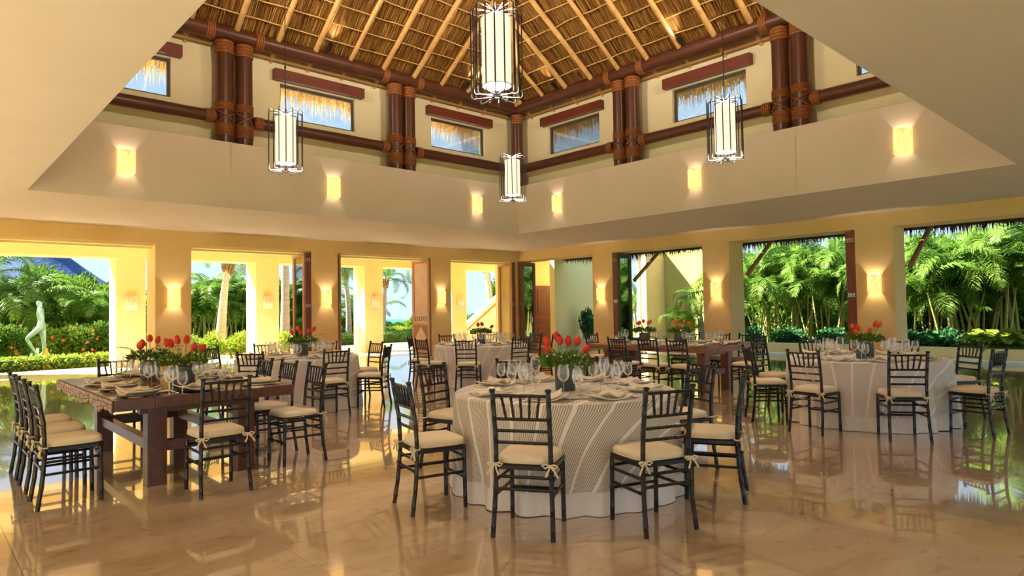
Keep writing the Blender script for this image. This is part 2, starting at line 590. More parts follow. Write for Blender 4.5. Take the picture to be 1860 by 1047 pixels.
# ceiling with its square well
b = MB()
ce = 0.14
b.box(XN, OX0-ce, YN, YW, ZC, ZC+0.12)
b.box(OX1+ce, XW, YN, YW, ZC, ZC+0.12)
b.box(OX0-ce, OX1+ce, YN, OY0-ce, ZC, ZC+0.12)
b.box(OX0-ce, OX1+ce, OY1+ce, YW, ZC, ZC+0.12)
struct(part('ceiling', b, 'plaster_cream', None, False))
ft = 0.14
for nm, a in (('left', (OX0-ft, OX1+ft, OY1, OY1+ft)), ('right', (OX1, OX1+ft, OY0, OY1)), ('near_right', (OX0-ft, OX1+ft, OY0-ft, OY0)), ('near_left', (OX0-ft, OX0, OY0, OY1))):
    b = MB().box(a[0], a[1], a[2], a[3], ZC, ZF)
    struct(part('wall_fascia_'+nm, b, 'plaster_cream', None, False))
# ledge behind the fascia
WS = 0.60
CX0, CX1, CY0, CY1 = OX0-WS, OX1+WS, OY0-WS, OY1+WS
b = MB()
b.box(CX0, CX1, OY1+ft, CY1, ZF-0.12, ZF-0.03).box(OX1+ft, CX1, CY0, OY1+ft, ZF-0.12, ZF-0.03)
b.box(CX0, CX1, CY0, OY0-ft, ZF-0.12, ZF-0.03).box(CX0, OX0-ft, OY0-ft, OY1+ft, ZF-0.12, ZF-0.03)
struct(part('wall_ledge', b, 'plaster_cream', None, False))
# roof over the flat ceiling ring, seals the light out
b = MB()
b.box(XN-TH, XW+TH, YN-TH, CY0, 3.7, 3.8).box(XN-TH, XW+TH, CY1, YW+TH, 3.7, 3.8)
b.box(XN-TH, CX0, CY0, CY1, 3.7, 3.8).box(CX1, XW+TH, CY0, CY1, 3.7, 3.8)
struct(part('ceiling_slab', b, 'plaster_cream', None, False))

# clerestory: local frame u along the wall, v outward, then turned into place
WINU = [-3.85, 0.0, 3.85]
CCX, CCY = (OX0+OX1)/2, (OY0+OY1)/2
HX, HY = (CX1-CX0)/2, (CY1-CY0)/2
SIDES = [('left', 0, HY, HX, 6.60-CCX), ('right', -PI/2, HX, HY, -(7.38-CCY)), ('near_right', PI, HY, HX, 0), ('near_left', PI/2, HX, HY, 0)]
def frame(rz, dist):
    c, s = math.cos(rz), math.sin(rz)
    def T(u, v, z):       # u to the right seen from inside, v outward from the wall face
        lx, ly = u, dist+v
        return Vector((CCX+lx*c-ly*s, CCY+lx*s+ly*c, z))
    return T
def obox(mb, T, u0, u1, v0, v1, z0, z1):
    i = len(mb.v)
    mb.v += [tuple(T(*p)) for p in ((u0, v0, z0), (u1, v0, z0), (u1, v1, z0), (u0, v1, z0), (u0, v0, z1), (u1, v0, z1), (u1, v1, z1), (u0, v1, z1))]
    mb.f += [(i, i+3, i+2, i+1), (i+4, i+5, i+6, i+7), (i, i+1, i+5, i+4), (i+1, i+2, i+6, i+5), (i+2, i+3, i+7, i+6), (i+3, i, i+4, i+7)]
    return mb
ZW0, ZW1, ZT = 5.50, 6.24, 6.66
WW = 0.875
SLOPE = 0.68
ZE = 6.92             # roof plane height over the posts (0.3 inside the wall face)
wn = 0
SIDE_WORD = {'left': 'left', 'right': 'right', 'near_right': 'near right', 'near_left': 'near left'}
ORD = {-1: 'nearest', 0: 'middle', 1: 'farthest'}
for si, (nm, rz, dist, half, du) in enumerate(SIDES):
    T = frame(rz, dist)
    b = MB()
    tw = 0.22
    obox(b, T, -half-tw, half+tw if nm in ('left', 'near_right') else half, 0, tw, ZF-0.12, ZW0)
    obox(b, T, -half-tw, half+tw if nm in ('left', 'near_right') else half, 0, tw, ZW1, ZT)
    edges = [-half-tw]
    wins = [u+du for u in WINU]
    for u in wins:
        edges += [u-WW, u+WW]
    edges.append(half+tw)
    for k in range(0, len(edges), 2):
        obox(b, T, edges[k], edges[k+1], 0, tw, ZW0, ZW1)
    struct(part('wall_clerestory_'+nm, b, 'plaster_upper', None, False))
    sgn = 1 if nm == 'left' else -1
    for k, u in enumerate(wins):
        wn += 1
        we = empty('window_%d' % wn, tuple(T(u, 0.1, ZW0)))
        struct(we)
        fr = MB()
        f0, f1 = 0.08, 0.14
        for (a, c, d, e) in ((u-WW, u+WW, ZW0, ZW0+0.045), (u-WW, u+WW, ZW1-0.06, ZW1), (u-WW, u-WW+0.045, ZW0+0.045, ZW1-0.06), (u+WW-0.045, u+WW, ZW0+0.045, ZW1-0.06)):
            obox(fr, T, a, c, f0, f1, d, e)
        org = Vector(we.location)
        fr.v = [tuple(Vector(p)-org) for p in fr.v]
        part('window_frame', fr, 'frame_dark', we, False)
        pn = MB()
        obox(pn, T, u-WW+0.045, u+WW-0.045, 0.105, 0.112, ZW0+0.045, ZW1-0.06)
        pn.v = [tuple(Vector(p)-org) for p in pn.v]
        part('pane', pn, 'pane_clear', we, False)
        if si < 2:
            hb = MB()
            obox(hb, T, u-1.04, u+1.04, -0.145, 0, 6.27, 6.49)
            h = part('lintel_beam', hb, 'red_lintel', None, False, bevel=0.006)
            place = ('far corner', 'middle', 'near end')[(2-k) if nm == 'left' else k]
            tag(h, 'red-brown wooden beam over the clerestory window on the %s wall, %s' % (nm, place), 'beam', 'beams over clerestory windows')
    # wall plate
    pl = MB()
    obox(pl, T, -half, half, -0.11, 0.2, ZT-0.02, ZT+0.13)
    p = part('wall_plate', pl, 'tan_plate', None, False)
    tag(p, 'tan squared timber plate along the top of the %s clerestory wall' % SIDE_WORD[nm], 'beam')

# posts, beams and lashings -------------------------------------------------
def coil(b, c, z0, z1, r, n=5, w=None):
    for k in range(n):
        z = z0+(z1-z0)*(k+0.5)/n
        b.lathe([(r, z-(z1-z0)/n*0.48), (r+0.012, z-(z1-z0)/n*0.25), (r+0.012, z+(z1-z0)/n*0.25), (r, z+(z1-z0)/n*0.48)], 14)
    return b
ZB, ZL = 6.86, 5.20
PR = 0.165
def post_mesh():
    b = MB().tube([(0, 0, ZF-0.03+(ZB-0.16-ZF)*t) for t in (0, 0.3, 0.6, 1.0)], [PR, PR*0.98, PR*0.96, PR*0.95], 16)
    return b.mesh('log_post', 'dark_log')
pm = post_mesh()
pt = empty('log_post')
link('trunk', pm, pt)
part('top_lashing', coil(MB(), 0, ZB-0.42, ZB-0.17, PR, 4), 'lashing', pt)
part('upper_lashing', coil(MB(), 0, ZL+0.14, ZL+0.30, PR, 6), 'lashing', pt)
part('lower_lashing', coil(MB(), 0, ZL-0.36, ZL-0.12, PR, 8), 'lashing', pt)
xb = MB()
for k, (s0, s1) in enumerate(((-1, 1), (1, -1))):
    pts = []
    for j in range(9):
        t = j/8
        a = PI*(0.05+0.9*t)+PI
        pts.append((math.cos(a)*(PR+0.008), math.sin(a)*(PR+0.008), ZL+s0*0.13+(s1-s0)*0.13*t))
    xb.tube(pts, 0.011, 5)
part('cross_lashing', xb, 'lashing', pt)
tag(pt, 'x', 'post')
PP = Proto(pt)
PS = 0.30
for si, (nm, rz, dist, half, du) in enumerate(SIDES):
    T = frame(rz, dist)
    wd = SIDE_WORD[nm]
    hh = half-PS
    for k, u0 in enumerate((-1.92, 1.92)):
        for j, e in enumerate((-0.186, 0.186)):
            pnm = ('nearer', 'farther')[(k if nm == 'left' else 1-k)] if si < 2 else ('first', 'second')[k]
            PP.put(tuple(T(u0+du+e, -PS, 0)), rz, 'dark lashed log post of the %s pair on the %s wall, its %s post' % (pnm, wd, ('left', 'right')[j]), 'lashed log posts')
    PP.put(tuple(T(hh, -PS, 0)), rz+PI/4, 'single dark lashed log post in the %s corner of the clerestory' % ('far', 'right', 'near', 'left')[si], 'lashed log posts')
    segs = [(ZB, 0.165, 'top_beam', -hh, hh, 'thick dark round log beam under the thatch on the %s wall' % wd)]
    for q, (u0, u1) in enumerate(((-hh+0.18, -1.92+du-0.36), (-1.92+du+0.36, 1.92+du-0.36), (1.92+du+0.36, hh-0.18))):
        segs.append((ZL, 0.115, 'lower_beam', u0, u1, 'dark round log rail low on the %s clerestory wall, %s span' % (wd, ('left-hand', 'middle', 'right-hand')[q])))
    for (z, r, nme, u0, u1, lab) in segs:
        um = (u0+u1)/2
        e = empty(nme, tuple(T(um, -PS, z)))
        org = Vector(e.location)
        b = MB().tube([tuple(T(u0+(u1-u0)*t/6, -PS, z)-org) for t in range(7)], [r*(1+0.03*math.sin(t*2.1)) for t in range(7)], 16)
        part('log', b, 'dark_log', e)
        for uc in (-1.92+du-0.47, -1.92+du+0.47, 1.92+du-0.47, 1.92+du+0.47):
            if not (u0-0.01 < uc < u1+0.01):
                continue
            lb = MB()
            for q in range(4):
                uu = uc-0.06+0.04*q
                lb.tube([tuple(T(uu-0.019, -PS, z)-org), tuple(T(uu-0.01, -PS, z)-org), tuple(T(uu+0.01, -PS, z)-org), tuple(T(uu+0.019, -PS, z)-org)], [r+0.006, r+0.016, r+0.016, r+0.006], 14)
            part('lashing', lb, 'lashing', e)
        tag(e, lab, 'beam')

# roof: thatch, battens, rafters ----------------------------------------------
rf = empty('roof', (CCX, CCY, ZE))
struct(rf)
ORG = Vector((CCX, CCY, ZE))
def roofz(din):           # height of the roof plane at a distance inward from the post line
    return ZE+SLOPE*din
OUT = 0.62
for si, (nm, rz, dist, half, du) in enumerate(SIDES):
    T0 = frame(rz, dist)
    T = lambda u, v, z: T0(u, v, z)-ORG
    hu = half-PS
    dep = dist-PS          # horizontal run from the post line to the apex
    def P(u, d, lift=0.0):    # d inward from the post line, lift normal to the plane
        return T(u, -PS-d, roofz(d)+lift)
    def wid(d):
        return hu-d*(hu/dep)
    # covering slab
    b = MB()
    lo = -OUT-PS
    a = [P(-wid(lo), lo, 0.20), P(wid(lo), lo, 0.20), P(0, dep, 0.20)]
    b.prism([P(-wid(lo), lo, 0.14), P(wid(lo), lo, 0.14), P(0, dep, 0.14)], (0, 0, 0.22))
    b.tone = [0.35]*len(b.f)
    part('thatch_cover', b, 'thatch_inside', rf, False)
    # strands in courses
    b = MB()
    step = 0.335
    nrow = int(dep/step)+2
    dens = 1.0 if si < 2 else 0.35
    for r in range(-3, nrow):
        d0 = r*step
        ww = wid(d0)
        if ww < 0.05:
            continue
        n = int(2*ww/0.0165*2.4*dens)
        for k in range(n):
            u = random.uniform(-ww, ww)
            ln = step*random.uniform(0.75, 1.35)
            off = random.uniform(-0.06, 0.06)
            d1 = d0+off
            du_ = random.gauss(0, 0.018)
            wdt = random.uniform(0.006, 0.017)
            l0 = random.uniform(0.015, 0.055)
            l1 = random.uniform(0.075, 0.115)
            t = min(1, max(0, random.gauss(0.5, 0.22)))
            b.poly([P(u-wdt/2, d1, l0), P(u+wdt/2, d1, l0), P(u+wdt/2+du_, d1+ln, l1), P(u-wdt/2+du_, d1+ln, l1)], t)
    o = part('thatch_strands', b, 'thatch_inside', rf, False)
    o['kind'] = 'stuff'
    # eave fringe outside the windows
    b = MB()
    for k in range(int(2*wid(lo)/0.007)):
        u = random.uniform(-wid(lo), wid(lo))
        d = lo+random.uniform(0.0, 0.55)
        wdt = random.uniform(0.01, 0.022)
        q = P(u, d, 0.16)
        ln = random.uniform(0.44, 0.70)+(d-lo)*0.5
        p0 = P(u-wdt, d, 0.16); p1 = P(u+wdt, d, 0.16)
        sw = T(u+random.gauss(0, 0.02), -PS-d+random.gauss(0.03, 0.02), roofz(d)+0.16-ln)
        b.poly([p0, p1, sw], min(1, max(0, random.gauss(0.55, 0.22))))
    o = part('eave_fringe', b, 'thatch_eave', rf, False)
    o['kind'] = 'stuff'
    # battens
    if si < 2:
        for r in range(0, nrow):
            d = r*step+0.02
            ww = wid(d)
            if ww < 0.2:
                continue
            m = max(4, int(ww*2/0.35))
            b = MB().tube([tuple(P(-ww+2*ww*k/m, d+random.gauss(0, 0.008), 0.005+random.gauss(0, 0.004))) for k in range(m+1)], 0.0125, 5)
            part('batten', b, 'batten', rf)
    # rafters
    k0 = int(hu/0.82)
    for k in range(-k0-1, k0+1):
        u = (k+0.5)*0.82+(0.0 if si else 0.08)
        if abs(u) > hu-0.25:
            continue
        dmax = dep*(1-abs(u)/hu)
        b = MB()
        rr = random.uniform(0.05, 0.066)
        b.tube([tuple(P(u+random.gauss(0, 0.01), -0.42+(dmax+0.36)*t, -0.055)) for t in (0, 0.25, 0.5, 0.75, 1)], [rr, rr, rr*0.97, rr*0.92, rr*0.88], 10)
        part('rafter', b, 'light_pole', rf)
    # hip rafter at the right end of each side
    b = MB().tube([tuple(P(wid(d), d, -0.075)) for d in (-0.3, dep*0.25, dep*0.5, dep*0.75, dep*0.99)], [0.088, 0.085, 0.08, 0.075, 0.07], 12)
    part('hip_rafter', b, 'light_pole', rf)

# uplights clamped on the beams
def uplight(T, u, nm, lab, energy=36, zz=0.50, ang=84):
    p = T(u, -PS-0.10, ZB+0.16)
    e = empty('uplight', tuple(p))
    inw = (T(u, -1, 0)-T(u, 0, 0)).normalized()
    d = (inw*0.80+Vector((0, 0, zz))).normalized()
    b = MB().tube([tuple(inw*0.10+Vector((0, 0, -0.02))), tuple(inw*0.10+Vector((0, 0, -0.02))+d*0.15)], 0.045, 12)
    part('housing', b, 'fixture_black', e)
    b = MB().tube([(0, 0, -0.08), tuple(inw*0.10+Vector((0, 0, 0.0)))], 0.014, 6)
    part('bracket', b, 'fixture_black', e)
    l = bpy.data.lights.new('uplight_lamp', 'SPOT')
    l.energy = energy
    l.color = (1.0, 0.80, 0.54)
    l.spot_size = R_(ang)
    l.spot_blend = 0.9
    l.shadow_soft_size = 0.04
    lo_ = link('lamp', l, e)
    lo_.location = tuple(inw*0.10+Vector((0, 0, -0.02))+d*0.16)
    lo_.rotation_euler = (-d).to_track_quat('Z', 'Y').to_euler()
    tag(e, lab, 'spotlight', 'roof uplights')
TL = frame(0, HY); TR = frame(-PI/2, HX)
for k, px in enumerate((595, 845)):
    uplight(TL, at_y(px, 12.9)-CCX, 'l', 'small black uplight on the left roof beam, %s' % ('by the near rafters', 'near the far corner')[k])
for k, px in enumerate((1025, 1258)):
    uplight(TR, -(at_x(px, 12.2)-CCY), 'r', 'small black uplight on the right roof beam, %s' % ('near the far corner', 'by the near rafters')[k])
for k, (u) in enumerate((-3.0, 3.0)):  # unseen spots added to light the opposite clerestory and thatch
    uplight(frame(PI, HY), u, 'n', 'added unseen black uplight on the near right roof beam, number %s from the corner' % ('one', 'two')[k], 760, 0.31, 90)
    uplight(frame(PI/2, HX), u, 'n', 'added unseen black uplight on the near left roof beam, number %s from the corner' % ('one', 'two')[k], 760, 0.31, 90)

# ================================================================ LAMPS
def sconce(loc, rz, label, lit=True, energy=2.8, s=1.0):
    e = empty('wall_sconce', loc, rz)     # local -Y points into the room
    hw, hh, dp = 0.135*s, 0.20*s, 0.10*s
    b = MB()
    pts = [(-hw, 0), (-hw, -dp*0.75)]+[(-hw+2*hw*k/6, -dp*0.75-dp*0.25*math.sin(PI*k/6)) for k in range(1, 6)]+[(hw, -dp*0.75), (hw, 0)]
    for i in range(len(pts)-1):
        (x0, y0), (x1, y1) = pts[i], pts[i+1]
        i0 = len(b.v)
        b.v += [(x0, y0, -hh), (x1, y1, -hh), (x1, y1, hh), (x0, y0, hh)]
        b.f.append((i0, i0+1, i0+2, i0+3))
    o = part('shade', b, 'alabaster' if lit else 'alabaster_unlit', e)
    m = o.modifiers.new('thick', 'SOLIDIFY')
    m.thickness = 0.008
    b = MB().box(-hw*0.8, hw*0.8, -0.012, 0, -hh*0.8, hh*0.8)
    part('back_plate', b, 'porcelain', e, False)
    if lit:
        l = bpy.data.lights.new('sconce_bulb', 'POINT')
        l.energy = energy
        l.color = (1.0, 0.83, 0.62)
        l.shadow_soft_size = 0.025
        link('bulb', l, e, (0, -dp*0.5, 0.02))
    tag(e, label, 'wall lamp', 'alabaster wall sconces' if lit else 'unlit veranda sconces')
    return e
for k, X in enumerate((2.75, 6.60, 10.50)):
    sconce((X, OY1, 4.05), 0, 'glowing alabaster sconce on the left fascia, %s' % ('nearest to the ceiling corner', 'in the middle', 'nearest to the far corner')[k])
for k, Y in enumerate((11.24, 7.35, 3.51)):
    sconce((OX1, Y, 4.05), -PI/2, 'glowing alabaster sconce on the right fascia, %s' % ('nearest to the far corner', 'in the middle', 'biggest and farthest right')[k])
for k, X in enumerate((4.64, 8.50, 12.40)):
    sconce((X, YW, 1.84), 0, 'lit alabaster sconce on the left wall, on the %s pillar' % ('nearest', 'middle', 'farthest')[k], energy=9)
for k, Y in enumerate((13.04, 9.14, 5.29)):
    sconce((XW, Y, 1.85), -PI/2, 'lit alabaster sconce on the right wall, on the %s pillar' % ('farthest', 'middle', 'nearest')[k], energy=9)
for k, X in enumerate((0.80, 4.64, 8.47, 12.41)):  # unseen lamps added to brighten the near ceiling and floor
    sconce((X, YN, 1.85), PI, 'added alabaster sconce, unseen fill light on the wall behind the camera, pillar %s' % ('one', 'two', 'three', 'four')[k], energy=36)
for k, Y in enumerate((1.45, 5.29, 9.15, 12.99)):  # more unseen fill lamps, added along the near left wall
    sconce((XN, Y, 1.85), PI/2, 'added alabaster sconce, unseen fill light on the near left wall, pillar %s' % ('one', 'two', 'three', 'four')[k], energy=36)

def pendant_proto():
    e = empty('pendant_lamp')
    part('shade', MB().lathe([(0.14, 0.14), (0.15, 0.14), (0.15, 0.84), (0.14, 0.84)], 28), 'lamp_shade', e)
    part('divider', MB().lathe([(0.0001, 0.45), (0.139, 0.45)], 28), 'lamp_shade', e)
    part('shade_ring', MB().tube([(0.154*math.cos(2*PI*k/28), 0.154*math.sin(2*PI*k/28), 0.137) for k in range(28)], 0.005, 6, closed=True), 'cage_iron', e)
    n = 16
    for k in range(n):
        a = 2*PI*(k+0.5)/n
        c, s = math.cos(a), math.sin(a)
        dz = 0.022 if k % 2 else 0.0
        r0, r1 = 0.05, (0.262 if k % 2 else 0.245)
        prof = [(r0, 0.045-dz), (r1-0.02, 0.03-dz), (r1, 0.05-dz), (r1, 0.90+dz), (r1-0.02, 0.922+dz), (r0, 0.91+dz)]
        part('cage_bar', MB().tube([(r*c, r*s, z) for r, z in prof], 0.0075, 6), 'cage_iron', e)
    part('hub', MB().lathe([(0.028, 0.02), (0.055, 0.02), (0.055, 0.05), (0.028, 0.05), (0.028, 0.02)], 16), 'cage_iron', e)
    part('top_hub', MB().lathe([(0.001, 0.94), (0.055, 0.935), (0.055, 0.90), (0.001, 0.895)], 16), 'cage_iron', e)
    part('cable', MB().tube([(0, 0, 0.92), (0, 0, 1.6), (0, 0, 1.62), (0, 0, 1.64), (0, 0, 1.66), (0, 0, 4.3)], [0.008, 0.008, 0.016, 0.016, 0.006, 0.006], 6), 'cage_iron', e)
    l = bpy.data.lights.new('pendant_bulb', 'POINT')
    l.energy = 60
    l.color = (1.0, 0.84, 0.62)
    l.shadow_soft_size = 0.06
    link('bulb', l, e, (0, 0, 0.62))
    l2 = bpy.data.lights.new('pendant_downlight', 'POINT')
    l2.energy = 110
    l2.color = (1.0, 0.88, 0.70)
    l2.shadow_soft_size = 0.05
    link('down_bulb', l2, e, (0, 0, 0.30))
    tag(e, 'x', 'pendant lamp')
    return e
PL = Proto(pendant_proto())
for loc, lab in (((4.45, 5.02), 'largest white cylinder pendant lamp in an iron cage, nearest and highest in view'), ((4.27, 9.72), 'white cylinder pendant in iron cage before the left fascia'), ((8.95, 9.67), 'smallest white caged pendant, hanging before the far corner'), ((8.98, 5.02), 'white cylinder pendant in iron cage before the right fascia')):
    PL.put((loc[0], loc[1], 3.575), 0.2, lab, 'caged pendant lamps')

# ================================================================ FOLDING DOORS
def hinge_pair(e, x, y0, z):
    for dy in (-0.025, 0.025):
        pass
def leaf(root, x0, x1, y0, y1, axis, glass, wood='door_wood', z0=0.02, z1=3.05, carved=False):
    # a frame of stiles and rails round a pane; the leaf lies in the plane of `axis`
    b = MB()
    st = 0.11
    def bx(a0, a1, c0, c1):
        if axis == 'y':
            b.box(x0, x1, a0, a1, c0, c1)
        else:
            b.box(a0, a1, y0, y1, c0, c1)
    s0, s1 = (y0, y1) if axis == 'y' else (x0, x1)
    bx(s0, s0+st, z0, z1); bx(s1-st, s1, z0, z1)
    bx(s0+st, s1-st, z0, z0+0.26); bx(s0+st, s1-st, z1-0.13, z1)
    lf = part('leaf_frame', b, wood, root, False)
    g = MB()
    if axis == 'y':
        xm = (x0+x1)/2
        g.box(xm-0.004, xm+0.004, s0+st, s1-st, z0+0.26, z1-0.13)
    else:
        ym = (y0+y1)/2
        g.box(s0+st, s1-st, ym-0.004, ym+0.004, z0+0.26, z1-0.13)
    part('pane', g, glass, lf, False)
    return lf
def hinges(root, pts):
    for (x, y, z, dx, dy) in pts:
        b = MB()
        # a butterfly hinge: two small plates across the joint with a knuckle between
        for s in (-1, 1):
            for t in (-1, 1):
                cx, cy, cz = x+dx*0.013*s, y+dy*0.013*s, z+0.028*t
                b.box(cx-0.006-0.004*dy*0, cx+0.006, cy-0.006, cy+0.006, cz-0.014, cz+0.014)
        b.box(x-0.006, x+0.006, y-0.006, y+0.006, z-0.016, z+0.016)
        part('hinge', b, 'hinge_steel', root, False)
HZ = (0.55, 1.62, 2.86)
def stack_left(x_from, n, label, face_glass, dirx=1, wd=0.72, wood='door_wood'):
    # leaves folded flat against a jamb of the left wall; x_from is the jamb, leaves pile up from it
    e = empty('folding_door', (0, 0, 0))
    th = 0.052
    for k in range(n):
        a = x_from-dirx*(k+1)*th
        x0, x1 = min(a, a+dirx*th)+0.002, max(a, a+dirx*th)-0.002
        leaf(e, x0, x1, YW+0.01, YW+0.01+wd, 'y', face_glass, 'door_wood_light' if k == n-1 else wood)
    hinges(e, [(x_from-dirx*(k+1)*th, YW+0.004, z, 1, 0) for k in range(n-1) for z in HZ])
    tag(e, label, 'door', 'folding glazed doors')
    return e
def stack_right(y_from, n, label, face_glass, diry=1, wd=0.66, wood='door_wood', face='door_wood_light'):
    e = empty('folding_door', (0, 0, 0))
    th = 0.052
    for k in range(n):
        a = y_from-diry*(k+1)*th
        y0, y1 = min(a, a+diry*th)+0.002, max(a, a+diry*th)-0.002
        leaf(e, XW+0.01, XW+0.01+wd, y0, y1, 'x', face_glass, face if k == n-1 else wood)
    hinges(e, [(XW+0.004, y_from-diry*(k+1)*th, z, 0, 1) for k in range(n-1) for z in HZ])
    tag(e, label, 'door', 'folding glazed doors')
    return e
stack_left(8.08, 4, 'folded glazed door stack with white hinges, by the nearest left pillars', 'pane_door')
stack_left(8.86, 2, 'thin dark folded door leaves on the pillar right of the left round table', 'pane_door', dirx=-1)
stack_left(15.58, 3, 'folded glazed door with yellowish pane at the far corner of left wall', 'pane_yellow')
stack_right(16.74, 3, 'folded red-brown glazed door at the far corner of the right wall', 'pane_clear', face='door_wood')
stack_right(12.60, 4, 'folded door with deep green pane beside the farthest right pillar', 'pane_door', face='frame_dark')
stack_right(5.68, 4, 'folded red door edges with white hinges on the nearest right pillar', 'pane_door', diry=-1, wood='door_red', face='door_red')
# carved leaf on the third left pillar
e = empty('carved_door')
X0, X1 = 11.955, 12.005
Y0, Y1 = YW+0.01, YW+0.95
b = MB().box(X0, X1, Y0, Y0+0.11, 0.02, 3.05).box(X0, X1, Y1-0.11, Y1, 0.02, 3.05).box(X0, X1, Y0+0.11, Y1-0.11, 0.02, 0.2).box(X0, X1, Y0+0.11, Y1-0.11, 2.92, 3.05).box(X0, X1, Y0+0.11, Y1-0.11, 0.98, 1.04)
part('leaf_frame', b, 'door_wood_light', e, False)
part('upper_panel', MB().box(X0+0.018, X1-0.018, Y0+0.11, Y1-0.11, 1.32, 2.92), 'door_panel_pale', e, False)  # pink reflection put into this panel's flat colour
cb = part('carved_board', MB().box(X0+0.006, X1-0.006, Y0+0.11, Y1-0.11, 1.04, 1.32), 'door_panel_pale', e, False)
for k in range(6):
    yc = Y0+0.17+k*0.115
    q = MB()
    for s in (1, -1):
        q.prism([(X0+0.002, yc+0.05, 1.18), (X0+0.002, yc+0.01, 1.18), (X0+0.002, yc-0.03, 1.18+s*0.075), (X0+0.002, yc+0.02, 1.18+s*0.075)], (0.006, 0, 0))
    part('chevron', q, 'frame_dark', cb, False)
lp = part('lower_panel', MB().box(X0+0.012, X1-0.012, Y0+0.11, Y1-0.11, 0.2, 0.98), 'table_red', e, False)
ym = (Y0+Y1)/2
part('triangle_inlay', MB().prism([(X0+0.004, Y0+0.12, 0.52), (X0+0.004, Y1-0.12, 0.52), (X0+0.004, ym, 0.95)], (0.01, 0, 0)), 'door_panel_pale', lp, False)
part('edge_leaf', MB().box(12.007, 12.06, Y0, Y1, 0.02, 3.05), 'door_wood', e, False)
tag(e, 'open pale wood door with a reflection-tinted panel, carved chevron band and triangle', 'door')

# ================================================================ VERANDA BEYOND THE LEFT WALL
YO = 20.76
wall_x('wall_outer_left', YO, YO+0.8, [-3.05, 0.80, 4.64, 8.50, 12.36, 16.22, 20.1], x0=-8, x1=19.5, half=0.37, zo=3.04, material='plaster_sun')
b = MB().box(-8, 19.5, YW+TH, YO, 3.42, 3.6)
struct(part('ceiling_veranda', b, 'plaster_sun', None, False))
b = MB().box(-8, 19.5, YW+TH+0.002, YO+0.798, 3.6, 3.7)
struct(part('roof_veranda', b, 'plaster_cream', None, False))
for k, px in enumerate((238, 486, 680, 836)):
    X = at_y(px, YO)
    sconce((X, YO, 1.78), 0, 'unlit white alabaster sconce on the veranda pier, %s from the left' % ('first', 'second', 'third', 'fourth')[k], lit=False, s=1.05)
struct(part('pavement_veranda', MB().box(-9, 19.5, YW+TH+0.21, 21.75, -0.06, -0.002), 'pavement_white', None, False))
struct(part('pavement_terrace', MB().box(8.2, 24, 21.75, 26.2, -0.08, -0.012), 'gravel_sand', None, False))
struct(part('kerb_terrace', MB().box(8.2, 24, 21.75, 22.1, -0.05, 0.03), 'pavement_white', None, False))
struct(part('ground_garden', MB().box(-60, 70, 20.8, 75, -0.4, -0.09), 'lawn', None, False))
struct(part('ground_right_garden', MB().box(16.4, 70, -50, 20.8, -0.4, -0.09), 'soil', None, False))
struct(part('ground_behind', MB().box(-60, 16.4, -50, 20.8, -0.5, -0.13), 'lawn', None, False))
# the sea beyond
b = MB()
N = 48
for k in range(N):
    a0, a1 = 2*PI*k/N, 2*PI*(k+1)/N
    b.poly([(80*math.cos(a0), 80*math.sin(a0), -4), (470*math.cos(a0), 470*math.sin(a0), -4), (470*math.cos(a1), 470*math.sin(a1), -4), (80*math.cos(a1), 80*math.sin(a1), -4)])
struct(part('ground_sea', b, 'sea', None, False))

# stair seen through the last left opening
e = empty('garden_stair')
YS = 24.0
b = MB().prism([(19.2, YS, 0.55), (22.6, YS, 2.85), (22.6, YS, 0.0), (19.2, YS, 0.0)], (0, 0.25, 0))
part('parapet', b, 'plaster_pale', e, False)
b = MB().prism([(18.9, YS-0.14, 0.52), (22.6, YS-0.14, 2.98), (22.6, YS-0.14, 3.10), (18.9, YS-0.14, 0.64)], (0, 0.36, 0))
part('coping', b, 'plaster_pale', e, False)
b = MB().tube([(18.95, YS-0.2, 0.48), (22.6, YS-0.2, 2.90)], 0.05, 8)
part('handrail', b, 'rail_wood', e)
b = MB().prism([(20.2, YS-0.02, 0), (20.2, YS-0.02, 0.75), (20.9, YS-0.02, 0.80), (22.6, YS-0.02, 1.75), (22.6, YS-0.02, 0)], (0, 0.02, 0))
part('lower_wall', b, 'plaster_sun', e, False)
for k in range(8):
    part('step', MB().box(19.3+k*0.4, 19.72+k*0.4, YS+0.25, YS+1.5, 0, 0.18*(k+1)), 'pavement_white', e, False)
tag(e, 'yellow plaster garden stair with sloping wooden handrail behind the veranda', 'stair')

# beyond the right wall: walk, planter kerb, garden walls, red door, thatched eave
struct(part('pavement_walk', MB().box(XW+TH+0.03, 19.55, -10, 16.78, -0.07, -0.004), 'pavement_grey', None, False))
pk = part('planter_kerb', MB().box(19.55, 19.95, -9, 14.2, -0.07, 0.26), 'plaster_sun', None, False)
tag(pk, 'long low yellow plaster kerb before the garden plants on the right', 'kerb')
struct(part('wall_garden_pale', MB().box(17.62, 21.7, 16.85, 17.1, -0.07, 4.2), 'plaster_pale', None, False))
struct(part('wall_garden_recess', MB().box(16.42, 20.5, 18.6, 18.8, -0.07, 3.4), 'plaster_sun', None, False))
e = empty('garden_door', (18.9, 18.5, 0))
part('door_leaf', MB().box(-0.75, 0.75, 0, 0.08, 0, 2.35), 'door_red', e, False)
for z0, z1 in ((0.15, 0.75), (0.85, 1.05), (1.2, 2.2)):
    part('panel', MB().box(-0.55, 0.55, -0.02, 0, z0, z1), 'door_wood', e, False)
tag(e, 'red-brown panelled garden door in the yellow recess at the far corner', 'door')
struct(part('wall_garden_far', MB().box(24.6, 24.85, 13.6, 17.1, -0.07, 3.9), 'plaster_green_shade', None, False))
struct(part('wall_garden_end', MB().box(23.25, 24.59, 16.85, 17.1, -0.07, 3.9), 'plaster_ochre', None, False))
